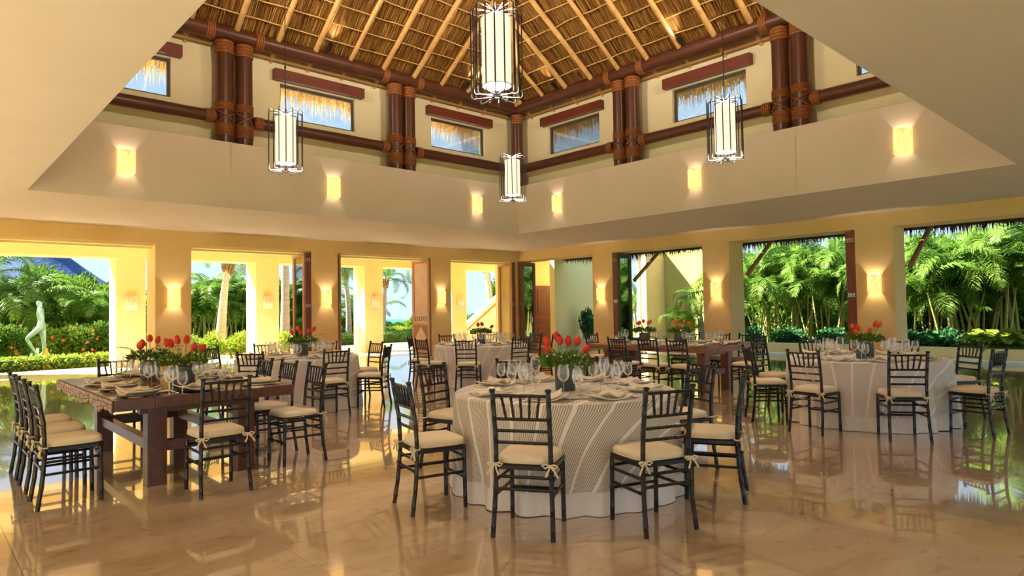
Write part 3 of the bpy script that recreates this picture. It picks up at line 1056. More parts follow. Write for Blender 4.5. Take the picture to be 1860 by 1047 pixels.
struct(part('kerb_pale', MB().box(18.3, 20.2, 15.5, 16.84, -0.07, 0.28), 'pavement_grey', None, False))
# eave
e = empty('thatched_eave', (XW+TH, 5, 3.1))
b = MB()
b.prism([(0, -15, 0.72), (1.75, -15, 0.10), (1.75, -15, 0.32), (0, -15, 0.95)], (0, 26.8, 0))
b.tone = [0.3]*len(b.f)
part('thatch_cover', b, 'thatch_dark', e, False)
b = MB()
for k in range(9000):
    y = random.uniform(-15, 11.75)
    x_ = random.uniform(0.9, 1.78)
    z = 0.72-0.354*x_+0.02
    ln = random.uniform(0.12, 0.30)+0.1*math.sin(y*2.3)*math.sin(y*0.9)
    wdt = random.uniform(0.006, 0.016)
    b.poly([(x_, y-wdt, z), (x_, y+wdt, z), (x_+random.gauss(0.02, 0.03), y+random.gauss(0, 0.03), z-abs(ln))], min(1, max(0, random.gauss(0.45, 0.25))))
o = part('thatch_strands', b, 'thatch_dark', e, False)
o['kind'] = 'stuff'
tag(e, 'dark thatched eave overhanging the right-hand openings outside', 'eave')
for k, Y in enumerate((12.35, 8.65, 4.80)):
    b = MB().tube([(XW+TH+0.02, Y, 2.25), (XW+TH+1.35, Y-0.1, 3.28)], [0.06, 0.055], 10)
    o = part('brace_pole', b, 'tan_plate')
    tag(o, 'slanting wooden brace pole under the thatched eave, %s of the right openings' % ('farthest', 'middle', 'nearest')[k], 'pole', 'eave brace poles')

# ================================================================ CHAIRS
def chair_proto():
    e = empty('chiavari_chair')
    def bamboo(pts, r, seg, nod=1.22):
        P = [Vector(p) for p in pts]
        out, rad = [], []
        L = sum((P[i+1]-P[i]).length for i in range(len(P)-1))
        n = max(3, int(L/seg))
        fine = []
        for i in range(len(P)-1):
            m = max(1, int((P[i+1]-P[i]).length/0.02))
            for k in range(m):
                fine.append(P[i].lerp(P[i+1], k/m))
        fine.append(P[-1])
        cum = 0; nxt = L/n*0.5; last = fine[0]
        out.append(fine[0]); rad.append(r)
        for p in fine[1:]:
            cum += (p-last).length; last = p
            if cum >= nxt:
                t = (fine[-1]-fine[0]).normalized()
                out += [p-t*0.007, p, p+t*0.007]; rad += [r, r*nod, r]
                nxt += L/n
        out.append(fine[-1]); rad.append(r)
        return out, rad
    for s in (-1, 1):
        pts = [(s*0.192, -0.225, 0), (s*0.184, -0.195, 0.2), (s*0.176, -0.178, 0.43), (s*0.176, -0.19, 0.65), (s*0.179, -0.235, 0.905)]
        p, r = bamboo(pts, 0.0160, 0.105, 1.12)
        p += [Vector((s*0.179, -0.236, 0.908)), Vector((s*0.179, -0.237, 0.914)), Vector((s*0.179, -0.238, 0.924)), Vector((s*0.179, -0.238, 0.928))]
        r += [0.014, 0.021, 0.021, 0.014]
        part('back_leg', MB().tube(p, r, 8), 'black_lacquer', e)
        p, r = bamboo([(s*0.178, 0.185, 0), (s*0.176, 0.178, 0.42)], 0.0160, 0.11, 1.12)
        part('leg', MB().tube(p, r, 8), 'black_lacquer', e)
    def yb(z):
        return -0.19-(z-0.65)*0.176 if z > 0.65 else -0.18
    for z in (0.884, 0.735, 0.66, 0.585):
        p, r = bamboo([(-0.178, yb(z), z), (0.178, yb(z), z)], 0.0108, 0.07, 1.15)
        part('back_rail', MB().tube(p, r, 7), 'black_lacquer', e)
    for k in range(5):
        t = (k-2)/2
        p, r = bamboo([(t*0.098, yb(0.735), 0.735), (t*0.122, yb(0.884), 0.884)], 0.0088, 0.05, 1.2)
        part('spindle', MB().tube(p, r, 6), 'black_lacquer', e)
    b = MB()
    out = [(-0.165, -0.19), (0.165, -0.19), (0.19, -0.16), (0.20, 0.16), (0.175, 0.20), (-0.175, 0.20), (-0.20, 0.16), (-0.19, -0.16)]
    b.prism([(x, y, 0.418) for x, y in out], (0, 0, 0.028))
    part('seat', b, 'black_lacquer', e, True, 30, bevel=0.004)
    for (a, c) in (((-0.18, -0.19, 0.345), (-0.177, 0.18, 0.345)), ((-0.183, -0.20, 0.255), (-0.177, 0.18, 0.255)), ((0.18, -0.19, 0.345), (0.177, 0.18, 0.345)), ((0.183, -0.20, 0.255), (0.177, 0.18, 0.255)),
                   ((-0.177, 0.18, 0.365), (0.177, 0.18, 0.365)), ((-0.177, 0.18, 0.215), (0.177, 0.18, 0.215)), ((-0.18, -0.19, 0.375), (0.18, -0.19, 0.375)), ((-0.184, -0.20, 0.30), (0.184, -0.20, 0.30))):
        p, r = bamboo([a, c], 0.0105, 0.09, 1.15)
        part('stretcher', MB().tube(p, r, 6), 'black_lacquer', e)
    # cushion: soft-edged slab with a slight crown
    b = MB()
    n = 14
    def outline(k, s):
        a = 2*PI*k/28
        c, sn = math.cos(a), math.sin(a)
        q = 0.42
        return (0.198*s*math.copysign(abs(c)**q, c)*(0.95+0.05*math.copysign(1, sn)*abs(sn)), 0.012+0.19*s*math.copysign(abs(sn)**q, sn))
    rings = [(0.90, 0.447), (0.985, 0.455), (1.0, 0.470), (1.0, 0.482), (0.975, 0.495), (0.90, 0.503), (0.55, 0.509), (0.2, 0.511)]
    for s, z in rings:
        for k in range(28):
            x_, y_ = outline(k, s)
            b.v.append((x_, y_, z))
    for j in range(len(rings)-1):
        for k in range(28):
            k2 = (k+1) % 28
            b.f.append((j*28+k, j*28+k2, (j+1)*28+k2, (j+1)*28+k))
    b.f.append(tuple(range(28))[::-1])
    b.f.append(tuple(range((len(rings)-1)*28, len(rings)*28)))
    cu = part('cushion', b, 'cushion_cream', e, True, 60)
    b = MB().tube([(*outline(k, 1.005), 0.457) for k in range(28)], 0.0035, 5, closed=True)
    part('piping', b, 'cushion_tie', cu)
    for s in (-1, 1):
        b = MB()
        c0 = Vector((s*0.176, -0.198, 0.452))
        b.tube([c0+Vector((0.019*math.cos(a), 0.019+0.019*math.sin(a), 0)) for a in [2*PI*k/10 for k in range(10)]], 0.006, 5, closed=True)
        for t in (-1, 1):
            lp = [c0, c0+Vector((t*0.025, -0.012, 0.012)), c0+Vector((t*0.05, -0.014, 0.004)), c0+Vector((t*0.03, -0.012, -0.012)), c0]
            b.tube(lp, [0.005, 0.006, 0.006, 0.006, 0.005], 5)
            b.tube([c0, c0+Vector((t*0.02+s*0.01, -0.015, -0.03)), c0+Vector((t*0.038+s*0.012, -0.018, -0.065))], [0.005, 0.006, 0.007], 5)
        b.tube([c0-Vector((0.008, 0, 0)), c0+Vector((0.008, 0, 0))], 0.010, 6)
        part('tie_bow', b, 'cushion_tie', e)
    tag(e, 'x', 'chair')
    return e
CH = Proto(chair_proto())
def face(dx, dy):
    return math.atan2(-dx, dy)
PLACES = []       # (x, y of plate, rz, words, table)

# ---------------------------------------------------------------- round tables
def cloth(name, R, z_top, z_bot, folds, amp, flare, seed, material, label, loc, fabric, rot=0.0):
    rnd = random.Random(seed)
    ph = [rnd.uniform(0, 6.28) for _ in range(6)]
    na, nr, nd = 240, 7, 16
    b = MB()
    uv = []
    def fold(th):
        return math.sin(folds*th+ph[0])*0.55+math.sin((folds+3)*th+ph[1])*0.3+math.sin(5*th+ph[2])*0.25+math.sin(2*folds*th+ph[3])*0.12
    b.v.append((0, 0, z_top)); uv.append((0, 0))
    rings = []
    for i in range(1, nr+1):
        rings.append((R*i/nr, z_top, R*i/nr, 0))
    rings.append((R+0.012, z_top-0.006, R+0.013, 0.0))
    L = z_top-z_bot
    for i in range(1, nd+1):
        q = i/nd
        z = z_top-0.012-(L-0.012)*q
        t = (0.757-z)/0.757
        rings.append((R+0.016+flare*t, z, R+L*q, t))
    for (r, z, s, t) in rings:
        for k in range(na):
            th = 2*PI*k/na
            f = fold(th)*amp*min(1.0, t*1.1)
            zz = z
            if t > 0.9:
                zz += 0.008*math.sin(3*th+ph[4])
            b.v.append(((r+f)*math.cos(th), (r+f)*math.sin(th), max(zz, 0.004)))
            uv.append((s*math.cos(th-rot), s*math.sin(th-rot)))
    for k in range(na):
        b.f.append((0, 1+k, 1+(k+1) % na))
    for j in range(len(rings)-1):
        for k in range(na):
            k2 = (k+1) % na
            b.f.append((1+j*na+k, 1+(j+1)*na+k, 1+(j+1)*na+k2, 1+j*na+k2))
    if fabric:
        b.uv = uv
    o = part(name, b, material, None, True, 80, loc=loc)
    return tag(o, label, 'tablecloth')
GLASSMESH = {}
def round_table(tc, chairs, tname, mat_over, seed, rot, group_word):
    cx, cy = tc
    e = empty('round_table', (cx, cy, 0))
    part('tabletop', MB().lathe([(0.001, 0.748), (0.87, 0.748), (0.87, 0.722), (0.001, 0.722)], 48), 'table_walnut', e)
    for k in range(4):
        a = PI/4+k*PI/2
        part('leg', MB().tube([(0.55*math.cos(a), 0.55*math.sin(a), 0), (0.55*math.cos(a), 0.55*math.sin(a), 0.722)], 0.02, 8), 'cage_iron', e)
    tag(e, 'round banquet table hidden under the cloths, the %s' % tname, 'table', 'round banquet tables')
    cloth('tablecloth', 0.873, 0.754, 0.0, 21, 0.044, 0.045, seed, 'skirt_white', 'white floor-length undercloth of the %s' % tname, (cx, cy, 0), False)
    cloth('table_overlay', 0.883, 0.758, 0.165, 21, 0.044, 0.045, seed, mat_over, '%s overlay cloth spread on the %s' % ('finely striped beige' if mat_over == 'overlay_striped' else 'greige banded', tname), (cx, cy, 0), True, rot)
    for (ang, r, words) in chairs:
        a = R_(ang)
        dx, dy = math.cos(a), math.sin(a)
        CH.put((cx+dx*r, cy+dy*r, 0), face(-dx, -dy), 'black chair with cream cushion at the %s, %s' % (tname, words), 'chairs at the '+tname)
        PLACES.append((cx+dx*0.67, cy+dy*0.67, face(-dx, -dy), words, tname, 0.7575))
T1, T2, T3, T4 = (4.00, 3.74), (8.70, 3.07), (8.25, 9.90), (4.43, 9.68)
def rad(tc, pts, r):
    out = []
    for (x, y, wds) in pts:
        a = math.degrees(math.atan2(y-tc[1], x-tc[0]))
        out.append((a, r, wds))
    return out
round_table(T1, rad(T1, [(2.84, 3.02, 'front left seat'), (3.54, 2.39, 'front right seat'), (4.62, 2.46, 'right-hand seat'), (5.36, 3.26, 'far right seat'), (5.31, 4.27, 'back right seat'), (4.60, 4.99, 'back left seat'), (3.66, 5.06, 'far left seat'), (2.69, 4.06, 'left-hand seat')], 1.17), 'front round table', 'overlay_striped', 3, R_(-72), 't1')
round_table(T2, rad(T2, [(7.29, 3.22, 'front left seat'), (7.53, 2.24, 'front right seat'), (8.50, 1.70, 'right-hand seat'), (9.80, 2.26, 'far right seat'), (10.13, 3.07, 'back right seat'), (9.66, 4.14, 'back left seat'), (8.77, 4.45, 'far left seat'), (7.80, 4.12, 'left-hand seat')], 1.18), 'right round table', 'overlay_plain', 8, R_(-80), 't2')
round_table(T3, rad(T3, [(7.26, 9.09, 'front left seat'), (8.05, 8.67, 'front right seat'), (9.15, 8.95, 'right-hand seat'), (9.60, 9.80, 'far right seat'), (9.25, 10.85, 'back right seat'), (8.45, 11.2, 'back left seat'), (7.30, 10.93, 'far left seat'), (6.93, 9.9, 'left-hand seat')], 1.17), 'far round table', 'overlay_plain', 13, R_(-60), 't3')
round_table(T4, rad(T4, [(3.50, 8.90, 'front left seat'), (4.35, 8.40, 'front right seat'), (5.32, 8.72, 'right-hand seat'), (5.70, 9.73, 'far right seat'), (5.39, 10.67, 'back right seat'), (4.48, 10.91, 'back left seat'), (3.60, 10.63, 'far left seat'), (3.19, 9.70, 'left-hand seat')], 1.17), 'left round table', 'overlay_plain', 21, R_(-40), 't4')

# ---------------------------------------------------------------- plank tables
def plank_table(x0, x1, y0, y1, material, tname, bark):
    cx, cy = (x0+x1)/2, (y0+y1)/2
    e = empty('plank_table', (cx, cy, 0))
    hx, hy = (x1-x0)/2, (y1-y0)/2
    n = 5
    for k in range(n):
        a0, a1 = -hx+2*hx*k/n, -hx+2*hx*(k+1)/n
        part('plank', MB().box(a0+(0.0012 if k else 0), a1-(0.0012 if k < n-1 else 0), -hy, hy, 0.668, 0.758), material, e, False, bevel=0.003)
    lx, ly, t = hx-0.36, hy-0.28, 0.075
    for sx_ in (-1, 1):
        for sy_ in (-1, 1):
            part('leg', MB().box(sx_*lx-t, sx_*lx+t, sy_*ly-t, sy_*ly+t, 0, 0.668), material, e, False, bevel=0.004)
    for s in (-1, 1):
        part('stretcher', MB().box(s*lx-0.04, s*lx+0.04, -ly+t, ly-t, 0.27, 0.36), material, e, False, bevel=0.003)
        part('stretcher', MB().box(-lx+t, lx-t, s*ly-0.04, s*ly+0.04, 0.27, 0.36), material, e, False, bevel=0.003)
        part('apron', MB().box(-lx-t-0.05, lx+t+0.05, s*ly-0.05, s*ly+0.05, 0.60, 0.667), material, e, False)
    if bark:
        rnd = random.Random(5)
        part('edge_backing', MB().box(-hx-0.012, -hx-0.001, -hy, hy, 0.664, 0.757), 'bark_gap', e, False)
        N, M_ = 26, 3
        grid = {}
        for i in range(N+1):
            y = -hy+2*hy*i/N
            zb = 0.655+0.02*math.sin(i*0.9)+0.012*math.sin(i*2.3)
            for j in range(M_+1):
                z = zb+(0.7575-zb)*j/M_
                jy = rnd.uniform(-0.032, 0.032) if 0 < i < N else 0
                jz = rnd.uniform(-0.011, 0.011) if 0 < j < M_ else 0
                grid[i, j] = (y+jy, z+jz)
        for i in range(N):
            for j in range(M_):
                q = [grid[i, j], grid[i+1, j], grid[i+1, j+1], grid[i, j+1]]
                my = sum(p[0] for p in q)/4; mz = sum(p[1] for p in q)/4
                q = [(p[0]+(0.0055 if p[0] < my else -0.0055), p[1]+(0.0032 if p[1] < mz else -0.0032)) for p in q]
                dp = rnd.uniform(0.016, 0.024)
                part('bark_plate', MB().prism([(-hx-dp, p[0], p[1]) for p in q], (dp-0.008, 0, 0)), 'bark_plate', e, False)
    tag(e, ('dark walnut plank table with a cracked bark edge, the %s' if bark else 'long reddish-brown plank table on square legs, the %s') % tname, 'table')
    return cx, cy
def side_chair(x, y, dx, dy, words, tname, plate):
    CH.put((x, y, 0), face(dx, dy), 'black chair with cream cushion at the %s, %s' % (tname, words), 'chairs at the '+tname)
    PLACES.append((plate[0], plate[1], face(dx, dy), words, tname, 0.7583))
def plank_chairs(x0, x1, y0, y1, tname, ys, near, far):
    for k, y in enumerate(ys):
        o = ('nearest', 'second', 'third', 'fourth')[k]
        side_chair(x0-0.26, y, 1, 0, 'left side, %s seat' % o, tname, (x0+0.22, y))
        side_chair(x1+0.11, y, -1, 0, 'right side, %s seat' % o, tname, (x1-0.22, y))
    side_chair((x0+x1)/2+near, y0-0.30, 0, 1, 'near end seat', tname, ((x0+x1)/2+near, y0+0.22))
    side_chair((x0+x1)/2+far, y1+0.25, 0, -1, 'far end seat', tname, ((x0+x1)/2+far, y1-0.22))
plank_table(1.21, 2.67, 5.93, 8.45, 'table_walnut', 'left plank table', True)
plank_chairs(1.21, 2.67, 5.93, 8.45, 'left plank table', (6.15, 6.80, 7.42), -0.06, -0.1)
plank_table(9.38, 10.84, 5.67, 8.20, 'table_red', 'right plank table', False)
plank_chairs(9.38, 10.84, 5.67, 8.20, 'right plank table', (5.90, 6.45, 7.08), 0.0, 0.0)

# ---------------------------------------------------------------- place settings
def plate_mesh():
    b = MB()
    n = 12
    S = 0.15
    for i in range(n+1):
        for j in range(n+1):
            x_, y_ = (i/n*2-1), (j/n*2-1)
            q = 0.035*abs(x_)**2.6+0.008*abs(y_)**4
            b.v.append((S*x_*(1-0.05*y_*y_), S*0.88*y_*(1-0.05*x_*x_), 0.005+q))
    for i in range(n):
        for j in range(n):
            a = i*(n+1)+j
            b.f.append((a, a+n+1, a+n+2, a+1))
    return b
def napkin_mesh():
    b = MB()
    n = 10
    for i in range(n+1):
        for j in range(n+1):
            x_, y_ = (i/n*2-1), (j/n*2-1)
            b.v.append((0.115*x_+0.02*y_, 0.105*y_, 0.016+0.024*abs(x_)**2.4+0.010*math.sin(3.2*x_+1.2)*math.cos(2.1*y_)+0.005+0.018*max(0, x_*y_)))
    for i in range(n):
        for j in range(n):
            a = i*(n+1)+j
            b.f.append((a, a+n+1, a+n+2, a+1))
    return b
def thick(o, t, off=1):
    m = o.modifiers.new('thick', 'SOLIDIFY')
    m.thickness = t
    m.offset = off
    return o
plate = thick(part('dinner_plate', plate_mesh(), 'porcelain', None, True, 60), 0.006, -1)
tag(plate, 'x', 'plate'); PLATE = Proto(plate)
nap = thick(part('napkin', napkin_mesh(), 'napkin', None, True, 60), 0.004)
tag(nap, 'x', 'napkin'); NAP = Proto(nap)
cb = part('charger_plate', MB().lathe([(0.001, 0.0), (0.10, 0.0), (0.165, 0.010), (0.168, 0.014), (0.10, 0.005), (0.001, 0.004)], 32), 'charger')
tag(cb, 'x', 'plate'); CHG = Proto(cb)
bp_ = part('bread_plate', MB().lathe([(0.001, 0.0), (0.045, 0.0), (0.072, 0.007), (0.073, 0.010), (0.045, 0.004), (0.001, 0.003)], 24), 'porcelain')
tag(bp_, 'x', 'plate'); BRD = Proto(bp_)
mc_ = part('menu_card', MB().box(-0.055, 0.055, -0.035, 0.035, 0, 0.0015), 'card_white', None, False)
tag(mc_, 'x', 'card'); CARD = Proto(mc_)
def fork_mb():
    b = MB().tube([(0, -0.095, 0.004), (0, -0.03, 0.004), (0, 0.03, 0.006), (0, 0.045, 0.006)], [0.006, 0.004, 0.003, 0.008], 6, sx=1)
    for k in range(4):
        x_ = (k-1.5)*0.0055
        b.tube([(x_*0.8, 0.043, 0.006), (x_, 0.07, 0.006), (x_, 0.095, 0.009)], [0.0024, 0.0022, 0.0014], 4)
    return b
fe = empty('fork'); part('fork_body', fork_mb(), 'silver', fe); tag(fe, 'x', 'fork'); FORK = Proto(fe)
ke = empty('knife')
part('blade', MB().prism([(-0.007, 0.0, 0.003), (0.008, 0.0, 0.003), (0.009, 0.09, 0.003), (0.0, 0.115, 0.003), (-0.007, 0.10, 0.003)], (0, 0, 0.0018)), 'silver', ke, False)
part('handle', MB().tube([(0, -0.105, 0.005), (0, -0.05, 0.005), (0, 0.004, 0.005)], [0.0065, 0.006, 0.004], 8), 'silver', ke)
tag(ke, 'x', 'knife'); KNIFE = Proto(ke)
se = empty('spoon')
part('handle', MB().tube([(0, -0.095, 0.004), (0, -0.03, 0.004), (0, 0.045, 0.006)], [0.006, 0.004, 0.003], 6), 'silver', se)
bw = MB()
for j in range(5):
    for k in range(12):
        a = 2*PI*k/12
        r = j/4
        bw.v.append((0.018*r*math.cos(a), 0.068+0.027*r*math.sin(a), 0.002+0.007*r*r))
for j in range(4):
    for k in range(12):
        bw.f.append((j*12+k, j*12+(k+1) % 12, (j+1)*12+(k+1) % 12, (j+1)*12+k))
part('bowl', bw, 'silver', se)
tag(se, 'x', 'spoon'); SPOON = Proto(se)
def glass(name, h, br, bh):
    e = empty(name)
    part('foot', MB().lathe([(0.001, 0.001), (0.034, 0.001), (0.034, 0.003), (0.006, 0.008), (0.004, 0.014)], 18), 'crystal', e)
    sh = h-bh
    part('stem', MB().lathe([(0.004, 0.014), (0.0035, sh*0.6), (0.004, sh)], 8), 'crystal', e)
    prof = [(0.004, sh), (br*0.45, sh+0.006), (br*0.82, sh+bh*0.2), (br, sh+bh*0.42), (br*0.95, sh+bh*0.7), (br*0.78, h)]
    part('bowl', MB().lathe(prof, 20), 'crystal', e)
    tag(e, 'x', 'glass')
    return Proto(e)
GL1 = glass('red_wine_glass', 0.238, 0.046, 0.128)
GL2 = glass('white_wine_glass', 0.215, 0.038, 0.112)
GL3 = glass('water_goblet', 0.19, 0.042, 0.118)
def put_local(p, px_, py_, base, rz, z):
    c, s = math.cos(rz), math.sin(rz)
    return (base[0]+px_*c-py_*s, base[1]+px_*s+py_*c, z)
for (px_, py_, rz, words, tname, zt) in PLACES:
    base = (px_, py_)
    j = random.uniform(-0.12, 0.12)
    g = 'on the '+tname
    w_ = '%s, %s' % (tname, words)
    dz = 0.0
    if 'plank' in tname:
        CHG.put((px_, py_, zt), rz, 'dark round charger plate at the %s' % w_, 'charger plates '+g)
        dz = 0.0135
    PLATE.put((px_, py_, zt+dz+0.001), rz+j, 'curved cream dinner plate at the %s' % w_, 'dinner plates '+g)
    if tname == 'left plank table' and words.startswith('left'):
        CARD.put(put_local(None, 0.0, -0.172, base, rz, zt), rz, 'small white menu card before the plate, %s' % w_, 'menu cards '+g)
    NAP.put((px_, py_, zt+dz+0.004), rz+j+0.4, 'folded beige napkin lying on the plate at the %s' % w_, 'napkins '+g)
    BRD.put(put_local(None, -0.232, 0.135, base, rz, zt), rz, 'small bread plate at the %s' % w_, 'bread plates '+g)
    FORK.put(put_local(None, -0.172, -0.01, base, rz, zt), rz+0.04, 'silver fork left of the plate at the %s' % w_, 'forks '+g)
    KNIFE.put(put_local(None, 0.170, -0.01, base, rz, zt), rz, 'silver knife right of the plate at the %s' % w_, 'knives '+g)
    SPOON.put(put_local(None, 0.200, -0.01, base, rz, zt), rz, 'silver spoon beside the knife at the %s' % w_, 'spoons '+g)
    GL1.put(put_local(None, 0.090+random.uniform(-.008, .008), 0.235, base, rz, zt), rz, 'tall red wine glass at the %s' % w_, 'red wine glasses '+g)
    GL2.put(put_local(None, 0.195+random.uniform(-.008, .008), 0.180, base, rz, zt), rz, 'slim white wine glass at the %s' % w_, 'white wine glasses '+g)
    GL3.put(put_local(None, 0.190+random.uniform(-.008, .008), 0.285, base, rz, zt), rz, 'short water goblet at the %s' % w_, 'water goblets '+g)

# ---------------------------------------------------------------- vases and flowers
def tulip(loc, h, lean, az, rnd, material, label, group, s=1.0):
    e = empty('tulip', loc)
    top = Vector((math.cos(az)*lean, math.sin(az)*lean, h))
    mid = Vector((math.cos(az)*lean*0.35, math.sin(az)*lean*0.35, h*0.55))
    part('stem', MB().tube([(0, 0, 0), tuple(mid), tuple(top)], 0.0035, 6), 'stem_green', e)
    b = MB()
    q = (top-mid).normalized().to_track_quat('Z', 'Y').to_matrix()
    for ring, n0, rr in ((0, 3, 1.0), (1, 3, 0.9)):
        for k in range(n0):
            a0 = 2*PI*k/n0+ring*PI/3
            i0 = len(b.v)
            for j in range(6):
                t = j/5
                r = s*0.025*rr*math.sin(PI*(0.14+0.72*t))*1.05
                z = s*0.076*t
                wv = 1.15*math.sin(PI*min(1, 0.18+0.82*(1-t)))*0.95
                for m in (-1, 0, 1):
                    a = a0+m*wv*(1.0 if t < 0.95 else 0.25)
                    p = Vector((r*math.cos(a)*(1.06 if m == 0 else 1), r*math.sin(a)*(1.06 if m == 0 else 1), z))
                    b.v.append(tuple(q @ p+top))
            for j in range(5):
                for m in range(2):
                    i = i0+j*3+m
                    b.f.append((i, i+1, i+4, i+3))
    part('bloom', b, material, e, True, 80)
    return tag(e, label, 'flower', group)
def bouquet(x, y, z, tname, n, material, seed, r=0.083, hv=0.19, spread=0.16, spray=None):
    rnd = random.Random(seed)
    v = part('flower_vase', MB().lathe([(0.001, 0.004), (r*0.97, 0.004), (r, 0.012), (r, hv), (r-0.006, hv), (r-0.007, 0.02), (0.001, 0.02)], 28), 'vase_slate', None, loc=(x, y, z))
    tag(v, 'grey-green glazed cylinder vase of tulips %s' % tname, 'vase', 'flower vases')
    specs = [(2*PI*k/n+rnd.uniform(-.4, .4), rnd.uniform(0.03, spread)) for k in range(n)]
    specs.sort(key=lambda q: (math.cos(q[0])*RT.x+math.sin(q[0])*RT.y)*(q[1]+0.03))
    for k, (az, ln) in enumerate(specs):
        tulip((x+0.03*math.cos(az), y+0.03*math.sin(az), z+0.03), rnd.uniform(0.29, 0.385)-ln*0.25, ln, az, rnd, material, '%s tulip, %s from the left in the vase %s' % ('red' if material == 'tulip_red' else 'orange-red', ('first', 'second', 'third', 'fourth', 'fifth', 'sixth', 'seventh')[k], tname), 'tulips in the vase '+tname, 1.12)
    b = MB()
    for k in range(330):
        az = rnd.uniform(0, 2*PI)
        rr = spread*1.15*math.sqrt(rnd.random())
        hz = 0.19+0.11*rnd.random()*(1-rr/spread*0.4)
        c = Vector((rr*math.cos(az), rr*math.sin(az), hz))
        d = Vector((math.cos(az)*rnd.uniform(0.2, 1.2), math.sin(az)*rnd.uniform(0.2, 1.2), rnd.uniform(0.1, 1.0))).normalized()
        sd = d.cross(Vector((rnd.gauss(0, 1), rnd.gauss(0, 1), rnd.gauss(0, 1)))).normalized()
        L_, W_ = rnd.uniform(0.04, 0.085), rnd.uniform(0.009, 0.018)
        b.poly([c, c+d*L_*0.5+sd*W_, c+d*L_, c+d*L_*0.5-sd*W_])
    for k in range(4):
        az = rnd.uniform(0, 2*PI)
        tip = Vector((math.cos(az)*spread*1.9, math.sin(az)*spread*1.9, 0.33))
        for m in range(9):
            t = 0.45+0.55*m/8
            c = Vector((0, 0, 0.16)).lerp(tip, t)+Vector((0, 0, 0.05*math.sin(PI*t)))
            for s in (-1, 1):
                d = Vector((math.cos(az+s*1.0), math.sin(az+s*1.0), 0.3)).normalized()
                sd = d.cross(Vector((0, 0, 1))).normalized()
                b.poly([c, c+d*0.022+sd*0.008, c+d*0.04, c+d*0.022-sd*0.008])
    for k in range(14):
        az = 2*PI*k/14
        b.tube([(0.03*math.cos(az), 0.03*math.sin(az), 0.05), (0.07*math.cos(az), 0.07*math.sin(az), 0.2), (spread*0.8*math.cos(az), spread*0.8*math.sin(az), 0.25)], 0.0025, 4)
    o = part('bouquet_greenery', b, 'bouquet_leaf', None, False, loc=(x, y, z))
    tag(o, 'leafy green filler around the tulips %s' % tname, 'foliage', 'bouquet greenery', 'stuff')
    b = MB()
    for k in range(46):
        az = rnd.uniform(0, 2*PI) if k > 24 else rnd.gauss(seed % 6, 0.5)
        rr = spread*rnd.uniform(0.6, 1.25)
        c = (rr*math.cos(az), rr*math.sin(az), 0.235+rnd.uniform(-0.04, 0.07))
        i0 = len(b.v)
        q = 0.011
        b.v += [(c[0]+q, c[1], c[2]), (c[0]-q, c[1], c[2]), (c[0], c[1]+q, c[2]), (c[0], c[1]-q, c[2]), (c[0], c[1], c[2]+q), (c[0], c[1], c[2]-q)]
        for a_, b_, c_ in ((0, 2, 4), (2, 1, 4), (1, 3, 4), (3, 0, 4), (2, 0, 5), (1, 2, 5), (3, 1, 5), (0, 3, 5)):
            b.f.append((i0+a_, i0+b_, i0+c_))
    o = part('filler_blossom', b, 'bloom_cream' if seed % 2 else 'bloom_yellow', None, False, loc=(x, y, z))
    tag(o, 'small pale filler blossoms among the tulips %s' % tname, 'flower', 'filler blossoms', 'stuff')
bouquet(3.95, 3.68, 0.7578, 'on the front round table', 7, 'tulip_red', 11)
bouquet(8.58, 3.03, 0.7578, 'on the right round table', 6, 'tulip_orange', 12, r=0.10)
bouquet(8.31, 9.96, 0.7578, 'on the far round table', 5, 'tulip_red', 15)
bouquet(4.46, 9.58, 0.7578, 'on the left round table', 6, 'tulip_red', 17)
bouquet(1.90, 6.60, 0.7585, 'on the left plank table, nearer one', 6, 'tulip_red', 18, r=0.105)
bouquet(1.90, 7.70, 0.7585, 'on the left plank table, farther one', 6, 'tulip_red', 23, r=0.095)
bouquet(10.10, 7.38, 0.7585, 'on the right plank table, farther one', 5, 'tulip_orange', 29, r=0.10)
bouquet(10.11, 6.62, 0.7585, 'on the right plank table, nearer one', 5, 'tulip_orange', 31, r=0.11)

# ================================================================ GARDEN
def frond_mesh(name, L, n, leaf_l, droop, seed, material, wide=0.022, up=0.35):
    rnd = random.Random(seed)
    b = MB()
    pts = []
    p = Vector((0, 0, 0))
    ang = R_(65)
    for k in range(13):
        pts.append(p.copy())
        ang -= droop*(0.5+k/12)/12*1.4
        p = p+Vector((math.cos(ang), 0, math.sin(ang)))*(L/12)
    b.tube(pts, [0.018*(1-0.85*k/12)*L/2+0.003 for k in range(13)], 5)
    for k in range(n):
        t = 0.16+0.84*(k+0.5)/n
        f = t*12
        i = min(11, int(f))
        c = pts[i].lerp(pts[i+1], f-i)
        tg = (pts[i+1]-pts[i]).normalized()
        nm = Vector((-tg.z, 0, tg.x))
        ll = leaf_l*math.sin(PI*min(1, 0.12+0.86*t))**0.7*rnd.uniform(0.85, 1.1)
        for s in (-1, 1):
            d = (tg*rnd.uniform(0.55, 0.8)+Vector((0, s, 0))*1.0+nm*rnd.uniform(0.0, up)).normalized()
            d2 = (d+Vector((0, 0, -0.75))).normalized()
            sd = tg*wide
            m = c+d*ll*0.5
            e = m+d2*ll*0.5
            i0 = len(b.v)
            b.v += [tuple(c-sd*0.5), tuple(c+sd*0.5), tuple(m+sd*0.8), tuple(m-sd*0.8), tuple(e)]
            b.f += [(i0, i0+1, i0+2, i0+3), (i0+3, i0+2, i0+4)]
    return b.mesh(name, material, False)
FR_PALM = [frond_mesh('palm_frond', 2.4, 70, 0.62, 1.9+0.3*k, 40+k, 'palm_leaf', 0.017) for k in range(3)]
FR_ARECA = [frond_mesh('areca_frond', 1.7, 46, 0.46, 1.5+0.35*k, 50+k, 'areca_leaf', 0.018) for k in range(3)]
